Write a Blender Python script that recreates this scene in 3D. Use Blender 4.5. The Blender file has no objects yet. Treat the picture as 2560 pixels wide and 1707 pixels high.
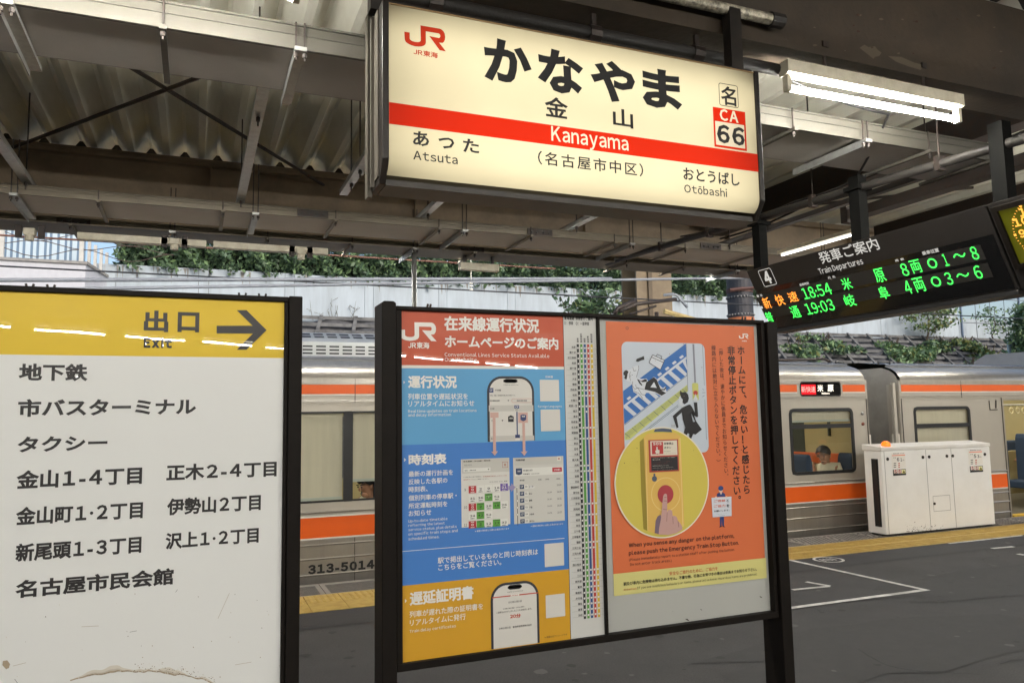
import bpy, bmesh, math, random
import numpy as np
from mathutils import Vector, Matrix
random.seed(7); rng = np.random.default_rng(7)
C = bpy.context.scene.collection
SC = bpy.context.scene
# ------------------------------------------------------------------ camera
CAM_H = 1.65
YAW, PITCH, ROLL, FOC = 0.390581518, 0.0995796052, -0.0177107376, 1921.886
_f = Vector((math.sin(YAW)*math.cos(PITCH), math.cos(YAW)*math.cos(PITCH), math.sin(PITCH)))
_r = Vector((math.cos(YAW), -math.sin(YAW), 0)); _u = _r.cross(_f)
_r2 = math.cos(ROLL)*_r + math.sin(ROLL)*_u; _u2 = -math.sin(ROLL)*_r + math.cos(ROLL)*_u
CAM = Vector((0, 0, CAM_H))
cd = bpy.data.cameras.new('camera'); cam = bpy.data.objects.new('camera', cd); C.objects.link(cam)
cam.matrix_world = Matrix(((_r2.x, _u2.x, -_f.x, 0), (_r2.y, _u2.y, -_f.y, 0), (_r2.z, _u2.z, -_f.z, CAM_H), (0, 0, 0, 1)))
cd.sensor_width = 36; cd.lens = FOC/2560*36; cd.clip_start = 0.05; cd.clip_end = 3000
SC.camera = cam
# ------------------------------------------------------------------ world, sun, exposure
SUN_EL, SUN_AZ = math.radians(34), math.radians(160)       # azimuth clockwise from +Y
w = bpy.data.worlds.new('World'); SC.world = w; w.use_nodes = True
nt = w.node_tree; bg = nt.nodes['Background']
sky = nt.nodes.new('ShaderNodeTexSky'); sky.sky_type = 'NISHITA'; sky.sun_disc = False
sky.sun_elevation = SUN_EL; sky.sun_rotation = SUN_AZ; sky.dust_density = 3.0; sky.air_density = 1.0
nt.links.new(sky.outputs[0], bg.inputs[0]); bg.inputs[1].default_value = 0.09
sl = bpy.data.lights.new('sun', 'SUN'); sl.energy = 0.5; sl.angle = math.radians(20); sl.color = (1, .98, .96)
so = bpy.data.objects.new('sun', sl); C.objects.link(so)
_d = Vector((math.sin(SUN_AZ)*math.cos(SUN_EL), math.cos(SUN_AZ)*math.cos(SUN_EL), math.sin(SUN_EL)))
so.rotation_euler = _d.to_track_quat('Z', 'Y').to_euler(); so.location = (-20, -40, 40)
SC.view_settings.view_transform = 'Standard'; SC.view_settings.look = 'None'
SC.view_settings.exposure = 1.15; SC.view_settings.gamma = 1
SC.cycles.use_denoising = True
SC.cycles.max_bounces = 8; SC.cycles.transparent_max_bounces = 12; SC.cycles.sample_clamp_indirect = 6
LAMP = 68.0          # radiance of a fluorescent tube
SIGN = 0.36          # radiance of the lit station sign
# ------------------------------------------------------------------ where a sight line meets a plane (used to measure the place)
def ray(px, py):
    px, py = float(px), float(py)
    return (_f + _r2*((px-1280)/FOC) - _u2*((py-853.5)/FOC))
def W(px, py, X=None, Y=None, Z=None):
    d = ray(px, py)
    t = X/d.x if X is not None else Y/d.y if Y is not None else (Z-CAM_H)/d.z
    return CAM + t*d
class Surf:
    """a flat board: point = O + u U + v V + off N"""
    def __init__(s, O, U, V):
        s.O, s.U, s.V = Vector(O), Vector(U).normalized(), Vector(V).normalized(); s.N = s.U.cross(s.V)
    def uv(s, px, py):
        d = ray(px, py); t = (s.O-CAM).dot(s.N)/d.dot(s.N); p = CAM+t*d-s.O
        return p.dot(s.U), p.dot(s.V)
    def p(s, u, v, off=0):
        u, v, off = float(u), float(v), float(off); return s.O+u*s.U+v*s.V+off*s.N
class Zm:
    """coordinates read in an enlarged crop of the photograph -> photograph pixels"""
    def __init__(s, ox, oy, k): s.ox, s.oy, s.k = ox, oy, k
    def __call__(s, x, y): return (s.ox+x*s.k, s.oy+y*s.k)
# ------------------------------------------------------------------ mesh building
class MB:
    def __init__(s): s.v, s.f, s.m = [], [], []
    def add(s, vs, fs, mi=0):
        b = len(s.v); s.v += [tuple(q) for q in vs]; s.f += [tuple(b+i for i in f) for f in fs]; s.m += [mi]*len(fs); return s
    def box(s, x0, x1, y0, y1, z0, z1, mi=0):
        return s.add([(x0,y0,z0),(x1,y0,z0),(x1,y1,z0),(x0,y1,z0),(x0,y0,z1),(x1,y0,z1),(x1,y1,z1),(x0,y1,z1)],
                     [(0,3,2,1),(4,5,6,7),(0,1,5,4),(1,2,6,5),(2,3,7,6),(3,0,4,7)], mi)
    def quad(s, a, b, c, d, mi=0): return s.add([a,b,c,d], [(0,1,2,3)], mi)
    def tube(s, pts, r, n=8, mi=0, cap=True):
        pts = [Vector(p) for p in pts]; rs = r if isinstance(r, (list, tuple)) else [r]*len(pts)
        vs, fs = [], []; prev = None
        for i, p in enumerate(pts):
            t = (pts[min(i+1, len(pts)-1)]-pts[max(i-1, 0)]).normalized()
            a = Vector((0,0,1)) if abs(t.z) < .9 else Vector((1,0,0))
            if prev is None: e1 = t.cross(a).normalized()
            else: e1 = (prev-t*prev.dot(t)).normalized()
            prev = e1; e2 = t.cross(e1)
            for k in range(n):
                q = 2*math.pi*k/n; vs.append(p+rs[i]*(math.cos(q)*e1+math.sin(q)*e2))
        for i in range(len(pts)-1):
            for k in range(n):
                k2 = (k+1) % n; fs.append((i*n+k, i*n+k2, (i+1)*n+k2, (i+1)*n+k))
        if cap: fs += [tuple(range(n-1,-1,-1)), tuple(range((len(pts)-1)*n, len(pts)*n))]
        return s.add(vs, fs, mi)
    def prism(s, outline, axis, a, b, mi=0, cap=True):
        """outline in the two other axes, extruded along axis from a to b"""
        def P(q, t): return (t,q[0],q[1]) if axis == 'X' else (q[0],t,q[1]) if axis == 'Y' else (q[0],q[1],t)
        n = len(outline); vs = [P(q,a) for q in outline]+[P(q,b) for q in outline]
        fs = [(i,(i+1)%n,n+(i+1)%n,n+i) for i in range(n)]
        if cap: fs += [tuple(range(n-1,-1,-1)), tuple(range(n,2*n))]
        return s.add(vs, fs, mi)
    def strip(s, outline, axis, a, b, mi=0):
        def P(q, t): return (t,q[0],q[1]) if axis == 'X' else (q[0],t,q[1]) if axis == 'Y' else (q[0],q[1],t)
        n = len(outline); vs = [P(q,a) for q in outline]+[P(q,b) for q in outline]
        return s.add(vs, [(i,i+1,n+i+1,n+i) for i in range(n-1)], mi)
    def ball(s, c, r, n=10, m=6, mi=0):
        rx, ry, rz = r if isinstance(r, (list, tuple)) else (r, r, r); vs, fs = [], []
        for i in range(m+1):
            th = math.pi*i/m
            for k in range(n):
                ph = 2*math.pi*k/n; vs.append((c[0]+rx*math.sin(th)*math.cos(ph), c[1]+ry*math.sin(th)*math.sin(ph), c[2]+rz*math.cos(th)))
        for i in range(m):
            for k in range(n): fs.append((i*n+k,(i+1)*n+k,(i+1)*n+(k+1)%n,i*n+(k+1)%n))
        return s.add(vs, fs, mi)
def mesh_obj(name, mb, mats, parent=None, smooth=False, bevel=0, origin=None, fixn=True):
    me = bpy.data.meshes.new(name)
    o = Vector(origin) if origin is not None else (parent.get('_o') and Vector(parent['_o']) if parent else Vector((0,0,0)))
    if not o: o = Vector((0,0,0))
    me.from_pydata([(x-o.x, y-o.y, z-o.z) for x, y, z in mb.v], [], mb.f)
    for m in (mats if isinstance(mats, (list, tuple)) else [mats]): me.materials.append(m)
    if any(mb.m): me.polygons.foreach_set('material_index', mb.m)
    if fixn and len(mb.f) < 60000:
        bm = bmesh.new(); bm.from_mesh(me); bmesh.ops.recalc_face_normals(bm, faces=bm.faces); bm.to_mesh(me); bm.free()
    if smooth: me.polygons.foreach_set('use_smooth', [True]*len(me.polygons))
    me.update()
    ob = bpy.data.objects.new(name, me); C.objects.link(ob)
    if bevel:
        b = ob.modifiers.new('bevel', 'BEVEL'); b.width = bevel; b.segments = 2; b.limit_method = 'ANGLE'
    if parent: ob.parent = parent; ob['_o'] = list(o)
    else: ob.location = o; ob['_o'] = list(o)
    return ob
def tag(o, label=None, cat=None, group=None, kind=None):
    if label: o['label'] = label
    if cat: o['category'] = cat
    if group: o['group'] = group
    if kind: o['kind'] = kind
    return o
def thing(name, label, cat, loc=(0,0,0), group=None):
    o = bpy.data.objects.new(name, None); C.objects.link(o); o.location = loc; o['_o'] = list(loc)
    o.empty_display_size = .1
    return tag(o, label, cat, group)
def structure(name, mb, mats, **k): return tag(mesh_obj(name, mb, mats, **k), kind='structure')
def copy_thing(o, loc, label=None, parent=None):
    c = o.copy(); C.objects.link(c)
    if parent: c.parent = parent
    else: c.location = loc
    if label: c['label'] = label
    for ch in o.children: copy_thing(ch, None, None, c)
    return c
# ------------------------------------------------------------------ materials
def lin(c):
    f = lambda v: (v/255/12.92 if v/255 <= .04045 else ((v/255+.055)/1.055)**2.4)
    return (f(c[0]), f(c[1]), f(c[2]), 1)
_M = {}
def mat(name, col, rough=.5, metal=0, var=0.0, vscale=6.0, dark=None, bump=0, bscale=60, coat=0, stretch=None, emis=None, es=0, spec=None, rvar=0):
    """col: linear rgb albedo; var: how far the colour wanders to `dark` through noise"""
    if name in _M: return _M[name]
    m = bpy.data.materials.new(name); m.use_nodes = True; nt = m.node_tree; b = nt.nodes['Principled BSDF']
    col = tuple(col[:3])+(1,)
    b.inputs['Base Color'].default_value = col; b.inputs['Roughness'].default_value = rough; b.inputs['Metallic'].default_value = metal
    if spec is not None: b.inputs['Specular IOR Level'].default_value = spec
    if coat: b.inputs['Coat Weight'].default_value = coat; b.inputs['Coat Roughness'].default_value = .009; b.inputs['Coat IOR'].default_value = 1.5
    if emis: b.inputs['Emission Color'].default_value = tuple(emis[:3])+(1,); b.inputs['Emission Strength'].default_value = es
    if var or bump or rvar:
        tc = nt.nodes.new('ShaderNodeTexCoord'); mp = nt.nodes.new('ShaderNodeMapping'); nt.links.new(tc.outputs['Object'], mp.inputs[0])
        if stretch: mp.inputs['Scale'].default_value = stretch
    if var or rvar:
        n = nt.nodes.new('ShaderNodeTexNoise'); n.inputs['Scale'].default_value = vscale; n.inputs['Detail'].default_value = 7; n.inputs['Roughness'].default_value = .65
        nt.links.new(mp.outputs[0], n.inputs['Vector'])
        r = nt.nodes.new('ShaderNodeMapRange'); r.inputs[1].default_value = .38; r.inputs[2].default_value = .68; nt.links.new(n.outputs[0], r.inputs[0])
    if var:
        r.inputs[4].default_value = var if not rvar else 1
        mx = nt.nodes.new('ShaderNodeMix'); mx.data_type = 'RGBA'; mx.inputs[6].default_value = col
        dk = dark if dark else tuple(c*.45 for c in col[:3]); mx.inputs[7].default_value = tuple(dk[:3])+(1,)
        if rvar:
            sc = nt.nodes.new('ShaderNodeMath'); sc.operation = 'MULTIPLY'; sc.inputs[1].default_value = var; nt.links.new(r.outputs[0], sc.inputs[0]); nt.links.new(sc.outputs[0], mx.inputs[0])
        else: nt.links.new(r.outputs[0], mx.inputs[0])
        nt.links.new(mx.outputs[2], b.inputs['Base Color'])
    if rvar:
        rr = nt.nodes.new('ShaderNodeMapRange'); rr.inputs[3].default_value = rough-rvar; rr.inputs[4].default_value = rough+rvar
        nt.links.new(n.outputs[0], rr.inputs[0]); nt.links.new(rr.outputs[0], b.inputs['Roughness'])
    if bump:
        n2 = nt.nodes.new('ShaderNodeTexNoise'); n2.inputs['Scale'].default_value = bscale; n2.inputs['Detail'].default_value = 4
        nt.links.new(mp.outputs[0], n2.inputs['Vector'])
        bp = nt.nodes.new('ShaderNodeBump'); bp.inputs['Strength'].default_value = bump; bp.inputs['Distance'].default_value = .01
        nt.links.new(n2.outputs[0], bp.inputs['Height']); nt.links.new(bp.outputs[0], b.inputs['Normal'])
    _M[name] = m; return m
def emat(name, col, s):
    if name in _M: return _M[name]
    m = bpy.data.materials.new(name); m.use_nodes = True; nt = m.node_tree; nt.nodes.remove(nt.nodes['Principled BSDF'])
    e = nt.nodes.new('ShaderNodeEmission'); e.inputs[0].default_value = tuple(col[:3])+(1,); e.inputs[1].default_value = s
    nt.links.new(e.outputs[0], nt.nodes['Material Output'].inputs[0]); _M[name] = m; return m
def ink(rgb, coat=True):
    """printing ink behind a glossy cover sheet"""
    n = 'ink_%d_%d_%d%s' % (*rgb, '' if coat else '_n')
    c = lin(rgb); return mat(n, c, .45, coat=1 if coat else 0)
def glass(name='train_glass', tint=(.88,.88,.84), k=1.0):
    if name in _M: return _M[name]
    m = bpy.data.materials.new(name); m.use_nodes = True; nt = m.node_tree; nt.nodes.remove(nt.nodes['Principled BSDF'])
    t = nt.nodes.new('ShaderNodeBsdfTransparent'); t.inputs[0].default_value = (*tint,1)
    g = nt.nodes.new('ShaderNodeBsdfGlossy'); g.inputs['Roughness'].default_value = .03
    fr = nt.nodes.new('ShaderNodeFresnel'); fr.inputs[0].default_value = 1.5
    mu = nt.nodes.new('ShaderNodeMath'); mu.operation = 'MULTIPLY'; mu.inputs[1].default_value = k; nt.links.new(fr.outputs[0], mu.inputs[0])
    mx = nt.nodes.new('ShaderNodeMixShader'); nt.links.new(mu.outputs[0], mx.inputs[0]); nt.links.new(t.outputs[0], mx.inputs[1]); nt.links.new(g.outputs[0], mx.inputs[2])
    nt.links.new(mx.outputs[0], nt.nodes['Material Output'].inputs[0]); _M[name] = m; return m
# ------------------------------------------------------------------ lettering: Blender's built-in font, outlines as mesh
_G = {}
_FW = {c: chr(ord(c)+0xFEE0) for c in '0123456789ABCDEFGHIJKLMNOPQRSTUVWXYZabcdefghijklmnopqrstuvwxyz'}
def glyph(ch, b):
    k = (ch, b)
    if k not in _G:
        cu = bpy.data.curves.new('glyph', 'FONT'); cu.body = ch; cu.size = 1; cu.resolution_u = 2; cu.bevel_depth = b; cu.bevel_resolution = 0
        ob = bpy.data.objects.new('glyph', cu); me = ob.to_mesh()
        v = np.empty(len(me.vertices)*3); me.vertices.foreach_get('co', v); v = v.reshape(-1,3)
        z = v[:,2]; keep = [tuple(p.vertices) for p in me.polygons if all(z[i] >= -1e-6 for i in p.vertices)]
        used = sorted({i for f in keep for i in f}); rm = {o: i for i, o in enumerate(used)}
        _G[k] = (v[used][:,:2] if used else np.zeros((0,2)), [tuple(rm[i] for i in f) for f in keep], z[used] if used else None)
        ob.to_mesh_clear(); bpy.data.objects.remove(ob); bpy.data.curves.remove(cu)
    return _G[k]
def layout(s, b=0.0, latin=None, gap=0.0, dig=.66):
    """-> verts (n,3), faces. Latin letters: 'cjk' takes the full-width forms set close together"""
    x = 0; V, F = [], []; n = 0
    cjk = any(ord(c) > 0x2000 for c in s)
    for c in s:
        if c == ' ': x += .5 if cjk else .28; continue
        if c == '　': x += 1; continue
        g = glyph(_FW.get(c, c), b); v, f, z = g
        if len(v) == 0: x += .3; continue
        lo, hi = v[:,0].min(), v[:,0].max()
        if ord(c) > 0x2000 and c not in '·':
            off = x; adv = 1+gap
        else:
            adv = (hi-lo)+.105+gap
            if cjk and c.isdigit(): adv = dig; off = x+(dig-(hi-lo))/2-lo
            else: off = x-lo+.05
        V.append(np.column_stack([v[:,0]+off, v[:,1], z])); F += [tuple(i+n for i in q) for q in f]; n += len(v); x += adv
    return np.vstack(V), F
class Print:
    """things printed on a board: collects flat shapes by layer"""
    def __init__(s, surf, z, nat=0): s.s, s.z, s.nat = surf, z, nat
    def text(s, mb, t, ll, ur, b=0.0, off=0.0, gap=0.0, dig=.66):
        V, F = layout(t, b, gap=gap, dig=dig)
        u0, v0 = s.s.uv(*s.z(*ll)); u1, v1 = s.s.uv(*s.z(*ur))
        lo, hi = V[:,:2].min(0), V[:,:2].max(0)
        sx, sy = (u1-u0)/max(hi[0]-lo[0], 1e-6), (v1-v0)/max(hi[1]-lo[1], 1e-6)
        if s.nat and len(t) > 3: sy = sx*s.nat
        mb.add([s.s.p(u0+(p[0]-lo[0])*sx, v0+(p[1]-lo[1])*sy, off+p[2]*.002) for p in V], F); return s
    def vtext(s, mb, t, top, bot, b=0.0, off=0.0, w=1.0):
        """a vertical line: top = middle of the top edge of the first character, bot = middle of the bottom edge of the last"""
        u0, v0 = s.s.uv(*s.z(*top)); u1, v1 = s.s.uv(*s.z(*bot)); n = len(t); st = (v0-v1)/n; sz = st*.97*w
        for i, c in enumerate(t):
            v, f, z = glyph(c, b); v = v.copy(); cx, cy = u0+(u1-u0)*(i+.5)/n, v0-st*(i+.5)
            q = v-np.array([.5, .38])
            if c in 'ー（）～': q = np.column_stack([q[:,1], -q[:,0]])
            if c in '、。': q = q+np.array([.62, .62])
            mb.add([s.s.p(cx+p[0]*sz, cy+p[1]*sz, off+zz*.002) for p, zz in zip(q, z)], f)
        return s
    def poly(s, mb, pts, off=0.0, mi=0):
        P = [s.s.uv(*s.z(*q)) for q in pts]; mb.add([s.s.p(u, v, off) for u, v in P], [tuple(range(len(P)))], mi); return s
    def rect(s, mb, x0, y0, x1, y1, off=0.0, mi=0):
        u0, v0 = s.s.uv(*s.z(x0, y1)); u1, v1 = s.s.uv(*s.z(x1, y0))
        mb.add([s.s.p(u0,v0,off), s.s.p(u1,v0,off), s.s.p(u1,v1,off), s.s.p(u0,v1,off)], [(0,1,2,3)], mi); return s
    def rrect(s, mb, pts, r, off=0.0, ring=0, mi=0, open_bottom=False):
        """rounded rectangle through the corner pixels TL, TR, BR, BL (plane-aligned); ring: outline width in metres"""
        q = [s.s.uv(*s.z(*p)) for p in pts]; u0 = (q[0][0]+q[3][0])/2; u1 = (q[1][0]+q[2][0])/2; v1 = (q[0][1]+q[1][1])/2; v0 = (q[2][1]+q[3][1])/2
        def loop(d):
            L = []
            for cx, cy, a0 in ((u1-r, v1-r, 0), (u0+r, v1-r, 90), (u0+r, v0+r, 180), (u1-r, v0+r, 270)):
                for k in range(7):
                    a = math.radians(a0+15*k); L.append((cx+(r-d)*math.cos(a), cy+(r-d)*math.sin(a)))
            return L
        A = loop(0); n = len(A)
        if ring:
            B = loop(ring); mb.add([s.s.p(*p, off) for p in A+B], [(i,(i+1)%n,n+(i+1)%n,n+i) for i in range(n)], mi)
        else: mb.add([s.s.p(*p, off) for p in A], [tuple(range(n))], mi)
        return s
    def disc(s, mb, c, r, off=0.0, n=36, ring=0, mi=0):
        """c, r in crop pixels (r = (rx, ry))"""
        rx, ry = r if isinstance(r, tuple) else (r, r)
        uc, vc = s.s.uv(*s.z(*c)); ux, _ = s.s.uv(*s.z(c[0]+rx, c[1])); _, vy = s.s.uv(*s.z(c[0], c[1]-ry)); a, b = abs(ux-uc), abs(vy-vc)
        L = [(uc+a*math.cos(2*math.pi*k/n), vc+b*math.sin(2*math.pi*k/n)) for k in range(n)]
        if ring:
            I = [(uc+(a-ring)*math.cos(2*math.pi*k/n), vc+(b-ring)*math.sin(2*math.pi*k/n)) for k in range(n)]
            mb.add([s.s.p(*p, off) for p in L+I], [(i,(i+1)%n,n+(i+1)%n,n+i) for i in range(n)], mi)
        else: mb.add([s.s.p(*p, off) for p in L], [tuple(range(n))], mi)
        return s
    def line(s, mb, pts, wd, off=0.0, mi=0):
        P = [s.s.uv(*s.z(*q)) for q in pts]
        for (a, b), (c, d) in zip(P, P[1:]):
            l = math.hypot(c-a, d-b) or 1; nx, ny = -(d-b)/l*wd/2, (c-a)/l*wd/2
            mb.add([s.s.p(a-nx,b-ny,off), s.s.p(c-nx,d-ny,off), s.s.p(c+nx,d+ny,off), s.s.p(a+nx,b+ny,off)], [(0,1,2,3)], mi)
        return s
_JR = [(475,315),(688,350),(690,600),(715,645),(800,695),(900,722),(1000,732),(1075,720),(1118,685),(1125,640),(1112,65),(1880,195),(1950,230),(2020,300),(2070,400),(2088,520),(2075,640),(2035,720),(1985,762),(1850,750),(2115,1100),(1870,1050),(1460,490),(1850,570),(1890,530),(1893,460),(1870,410),(1830,385),(1322,300),(1325,750),(1310,810),(1260,865),(1170,900),(1050,910),(900,900),(740,850),(620,790),(540,730),(500,660),(488,580)]
def jr_logo(pr, mb, ll, ur, off):
    S = Surf((0,2.9,0),(1,0,0),(0,0,1)); z = Zm(980,60,150/2352)
    P = [S.uv(*z(*q)) for q in _JR]; us = [p[0] for p in P]; vs = [p[1] for p in P]
    u0, v0 = pr.s.uv(*pr.z(*ll)); u1, v1 = pr.s.uv(*pr.z(*ur)); a, b = min(us), min(vs)
    sx, sy = (u1-u0)/(max(us)-a), (v1-v0)/(max(vs)-b)
    mb.add([pr.s.p(u0+(p[0]-a)*sx, v0+(p[1]-b)*sy, off) for p in P], [tuple(range(len(P)))])
# ------------------------------------------------------------------ shared materials
STEEL_DK = mat('sign_frame_dark', lin((27,23,20)), .55, .0, spec=.12, var=.35, vscale=14, bump=.05, bscale=90)
BROWN = mat('girder_paint_brown', lin((140,122,99)), .55, var=.55, vscale=3.2, dark=lin((92,78,62)), bump=.25, bscale=25)
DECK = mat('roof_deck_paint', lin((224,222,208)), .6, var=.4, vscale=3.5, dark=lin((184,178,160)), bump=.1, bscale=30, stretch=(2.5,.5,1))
TRAYC = mat('tray_steel_pale', lin((80,77,69)), .45, .15, var=.35, vscale=9, dark=lin((62,58,50)), bump=.06, bscale=60, stretch=(.4,1,1))
TRAYU = mat('tray_underside_grey', lin((186,180,172)), .6, var=.3, vscale=3, dark=lin((160,154,146)), bump=.08, bscale=140)
TRAYB = mat('tray_steel_brown', lin((112,102,84)), .5, var=.4, vscale=6, dark=lin((74,64,50)), bump=.08, bscale=50, stretch=(.5,1,1))
GALV = mat('galvanised_steel', lin((168,168,164)), .42, .75, var=.4, vscale=18, dark=lin((110,108,104)), bump=.08, bscale=50)
IRON = mat('dark_iron', lin((52,48,45)), .5, .35, var=.5, vscale=20, dark=lin((70,48,36)), bump=.15, bscale=50)
PIPE = mat('old_painted_pipe', lin((40,36,32)), .6, .0, var=.7, vscale=30, dark=lin((30,28,26)), bump=.3, bscale=60)
CREAM = mat('lamp_body_cream', lin((222,214,192)), .4, var=.4, vscale=14, dark=lin((160,146,120)), bump=.03)
# ------------------------------------------------------------------ ground, platform
PX0, PX1 = -14.0, 24.0
EDGE = 8.24
def node_floor():
    m = mat('platform_asphalt', (.036,.0345,.033), .76, var=.8, vscale=1.7, dark=(.021,.020,.0195), bump=.35, bscale=220)
    nt = m.node_tree; b = nt.nodes['Principled BSDF']; tc = [n for n in nt.nodes if n.type == 'MAPPING'][0]
    # fine grit and worn patches
    n = nt.nodes.new('ShaderNodeTexNoise'); n.inputs['Scale'].default_value = 90; n.inputs['Detail'].default_value = 3; nt.links.new(tc.outputs[0], n.inputs['Vector'])
    r = nt.nodes.new('ShaderNodeMapRange'); r.inputs[1].default_value = .3; r.inputs[2].default_value = .75; r.inputs[3].default_value = .62; r.inputs[4].default_value = 1.5; nt.links.new(n.outputs[0], r.inputs[0])
    old = b.inputs['Base Color'].links[0].from_socket
    mx = nt.nodes.new('ShaderNodeMix'); mx.data_type = 'RGBA'; mx.blend_type = 'MULTIPLY'; mx.inputs[0].default_value = 1
    nt.links.new(old, mx.inputs[6]); nt.links.new(r.outputs[0], mx.inputs[7]); nt.links.new(mx.outputs[2], b.inputs['Base Color'])
    return m
structure('ground', MB().box(-400, 400, -120, 500, -1.6, -1.3), mat('ballast_ground', lin((110,104,96)), .9, var=.8, vscale=9, bump=.6, bscale=30))
fl = MB().quad((PX0,-4.5,0),(PX1,-4.5,0),(PX1,7.04,0),(PX0,7.04,0))
structure('platform_floor', fl, node_floor())
structure('platform_base', MB().box(PX0, PX1, -4.5, EDGE, -1.3, -.012), mat('platform_concrete', lin((120,116,110)), .85, var=.5, vscale=4, bump=.3, bscale=30))
# darker resurfaced strip beside the tactile paving, with its ragged edge
dk = MB(); n = 90; xs = np.linspace(PX0, PX1, n); ys = 6.62+.03*rng.standard_normal(n).cumsum()*.25; ys = np.clip(ys, 6.5, 6.78)
for i in range(n-1): dk.quad((xs[i],ys[i],.004),(xs[i+1],ys[i+1],.004),(xs[i+1],7.036,.004),(xs[i],7.036,.004))
structure('asphalt_strip', dk, mat('asphalt_new', (.022,.022,.023), .75, var=.4, vscale=5, bump=.35, bscale=200))
# tactile paving: one row of smooth yellow slabs with a bar, one row of studded slabs; real studs
YEL = mat('tactile_yellow', lin((184,156,82)), .6, var=.7, vscale=11, dark=lin((150,118,48)), bump=.12, bscale=80)
tp = MB(); st = MB(); B = .326
for i in range(int(PX0/B), int(PX1/B)):
    x = i*B
    for r_, y in enumerate((7.045, 7.045+B+.004)):
        tp.box(x+.003, x+B-.003, y, y+B, -.02, .006)
    if -1 < x < 17:
        if x < 6:
            for a in range(5):
                for c in range(5):
                    q = x+.045+a*.059, 7.045+B+.045+c*.059
                    st.add([(q[0]+.019*math.cos(k), q[1]+.019*math.sin(k), .006) for k in np.arange(6)*math.pi/3]+[(q[0]+.011*math.cos(k), q[1]+.011*math.sin(k), .0115) for k in np.arange(6)*math.pi/3],
                           [(k,(k+1)%6,6+(k+1)%6,6+k) for k in range(6)]+[(6,7,8,9,10,11)])
            for a in range(5):
                for c in range(5):
                    q = x+.045+a*.059, 7.045+.045+c*.059
                    st.add([(q[0]+.012*math.cos(k), q[1]+.012*math.sin(k), .008) for k in np.arange(4)*math.pi/2], [(0,1,2,3)])
        else:
            for a in range(7):
                for y0 in (7.07, 7.07+B): st.box(x+.02+a*.044, x+.042+a*.044, y0, y0+.26, .006, .0105)
tpo = structure('tactile_paving', tp, YEL)
sto = mesh_obj('tactile_studs', st, YEL); tag(sto, kind='structure')
# grating / non-slip slabs between the paving and the edge
sl_ = MB(); gr = MB()
for i in range(int(PX0/.6), int(PX1/.6)):
    x = i*.6; sl_.box(x+.004, x+.596, 7.71, EDGE, -.03, .002)
    if -1 < x < 16:
        for k in range(9 if x < 7 else 0): gr.box(x+.05, x+.55, 7.75+k*.045, 7.768+k*.045, .002, .004)
        if x >= 7:
            for a in range(9):
                for k in range(7): gr.box(x+.03+a*.062+(k%2)*.03, x+.06+a*.062+(k%2)*.03, 7.75+k*.066, 7.775+k*.066, .002, .005)
structure('platform_edge_slabs', sl_, mat('edge_slab', lin((138,132,124)), .8, var=.5, vscale=6, bump=.2, bscale=60))
structure('edge_grooves', gr, mat('edge_groove_dark', lin((52,50,48)), .9))
# painted markings (waiting lanes)
pm = MB()
def gline(a, b, wd, z=.008):
    a, b = Vector(a), Vector(b); d = (b-a).normalized(); q = Vector((-d.y, d.x))*wd/2
    pm.add([(a.x-q.x,a.y-q.y,z),(b.x-q.x,b.y-q.y,z),(b.x+q.x,b.y+q.y,z),(a.x+q.x,a.y+q.y,z)], [(0,1,2,3)])
zB = Zm(1900,1250,660/2265)
def g(x, y): p = W(*zB(x, y), Z=0); return (p.x, p.y)
def gl(a, b, wd): gline(g(*a), g(*b), wd)
gl((1400,770),(245,515),.055); gl((1440,772),(228,934),.06); gl((600,741),(395,705),.05); gl((595,743),(280,774),.05)
gl((228,585),(212,568),.05); gl((1620,376),(2250,306),.045); gl((1990,418),(2175,402),.06); gl((2225,472),(2265,468),.09)
c0 = g(588,514); pm.add([(c0[0]+.17*math.cos(k), c0[1]+.17*math.sin(k), .008) for k in np.arange(24)*math.pi/12]+[(c0[0]+.14*math.cos(k), c0[1]+.14*math.sin(k), .008) for k in np.arange(24)*math.pi/12], [(k,(k+1)%24,24+(k+1)%24,24+k) for k in range(24)])
for k in range(4): gline((c0[0]-.09+k*.05, c0[1]-.06), (c0[0]-.08+k*.05, c0[1]+.06), .022)
PAINTW = mat('road_paint_white', lin((215,212,205)), .6, var=.85, vscale=7, dark=lin((120,118,114)), bump=.2, bscale=120)
structure('platform_markings', pm, PAINTW)
ch = MB()
for i in range(9):
    x = 8.3+i*.52; ch.add([(x,7.722,.007),(x+.3,7.722,.007),(x+.42,7.80,.007),(x+.12,7.80,.007)], [(0,1,2,3)])
structure('chevron_markings', ch, mat('chevron_dark', lin((62,60,58)), .7))
# cracks, spots and old gum on the asphalt
ck2 = MB(); sp2 = MB(); sp3 = MB()
for k in range(8):
    x, y, a = rng.uniform(1.5,10), rng.uniform(2.9,6.4), rng.uniform(0,6.3); n_ = int(rng.integers(8,26))
    for i in range(n_):
        a += rng.normal(0,.35); x2, y2 = x+.07*math.cos(a), y+.07*math.sin(a); w2 = rng.uniform(.0015,.005)
        if y2 < 7: ck2.add([(x-w2*math.sin(a),y+w2*math.cos(a),.0045),(x+w2*math.sin(a),y-w2*math.cos(a),.0045),(x2+w2*math.sin(a),y2-w2*math.cos(a),.0045),(x2-w2*math.sin(a),y2+w2*math.cos(a),.0045)], [(0,1,2,3)])
        x, y = x2, y2
for k in range(420):
    x, y = rng.uniform(.3,12), rng.uniform(2.6,7.0); r_ = abs(rng.normal(0,.016))+.004; m2 = 7; (sp2 if k % 3 else sp3).add([(x+r_*rng.uniform(.6,1.4)*math.cos(t), y+r_*rng.uniform(.6,1.4)*math.sin(t), .0046+.000004*k) for t in np.arange(m2)*math.tau/m2], [tuple(range(m2))])
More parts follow.
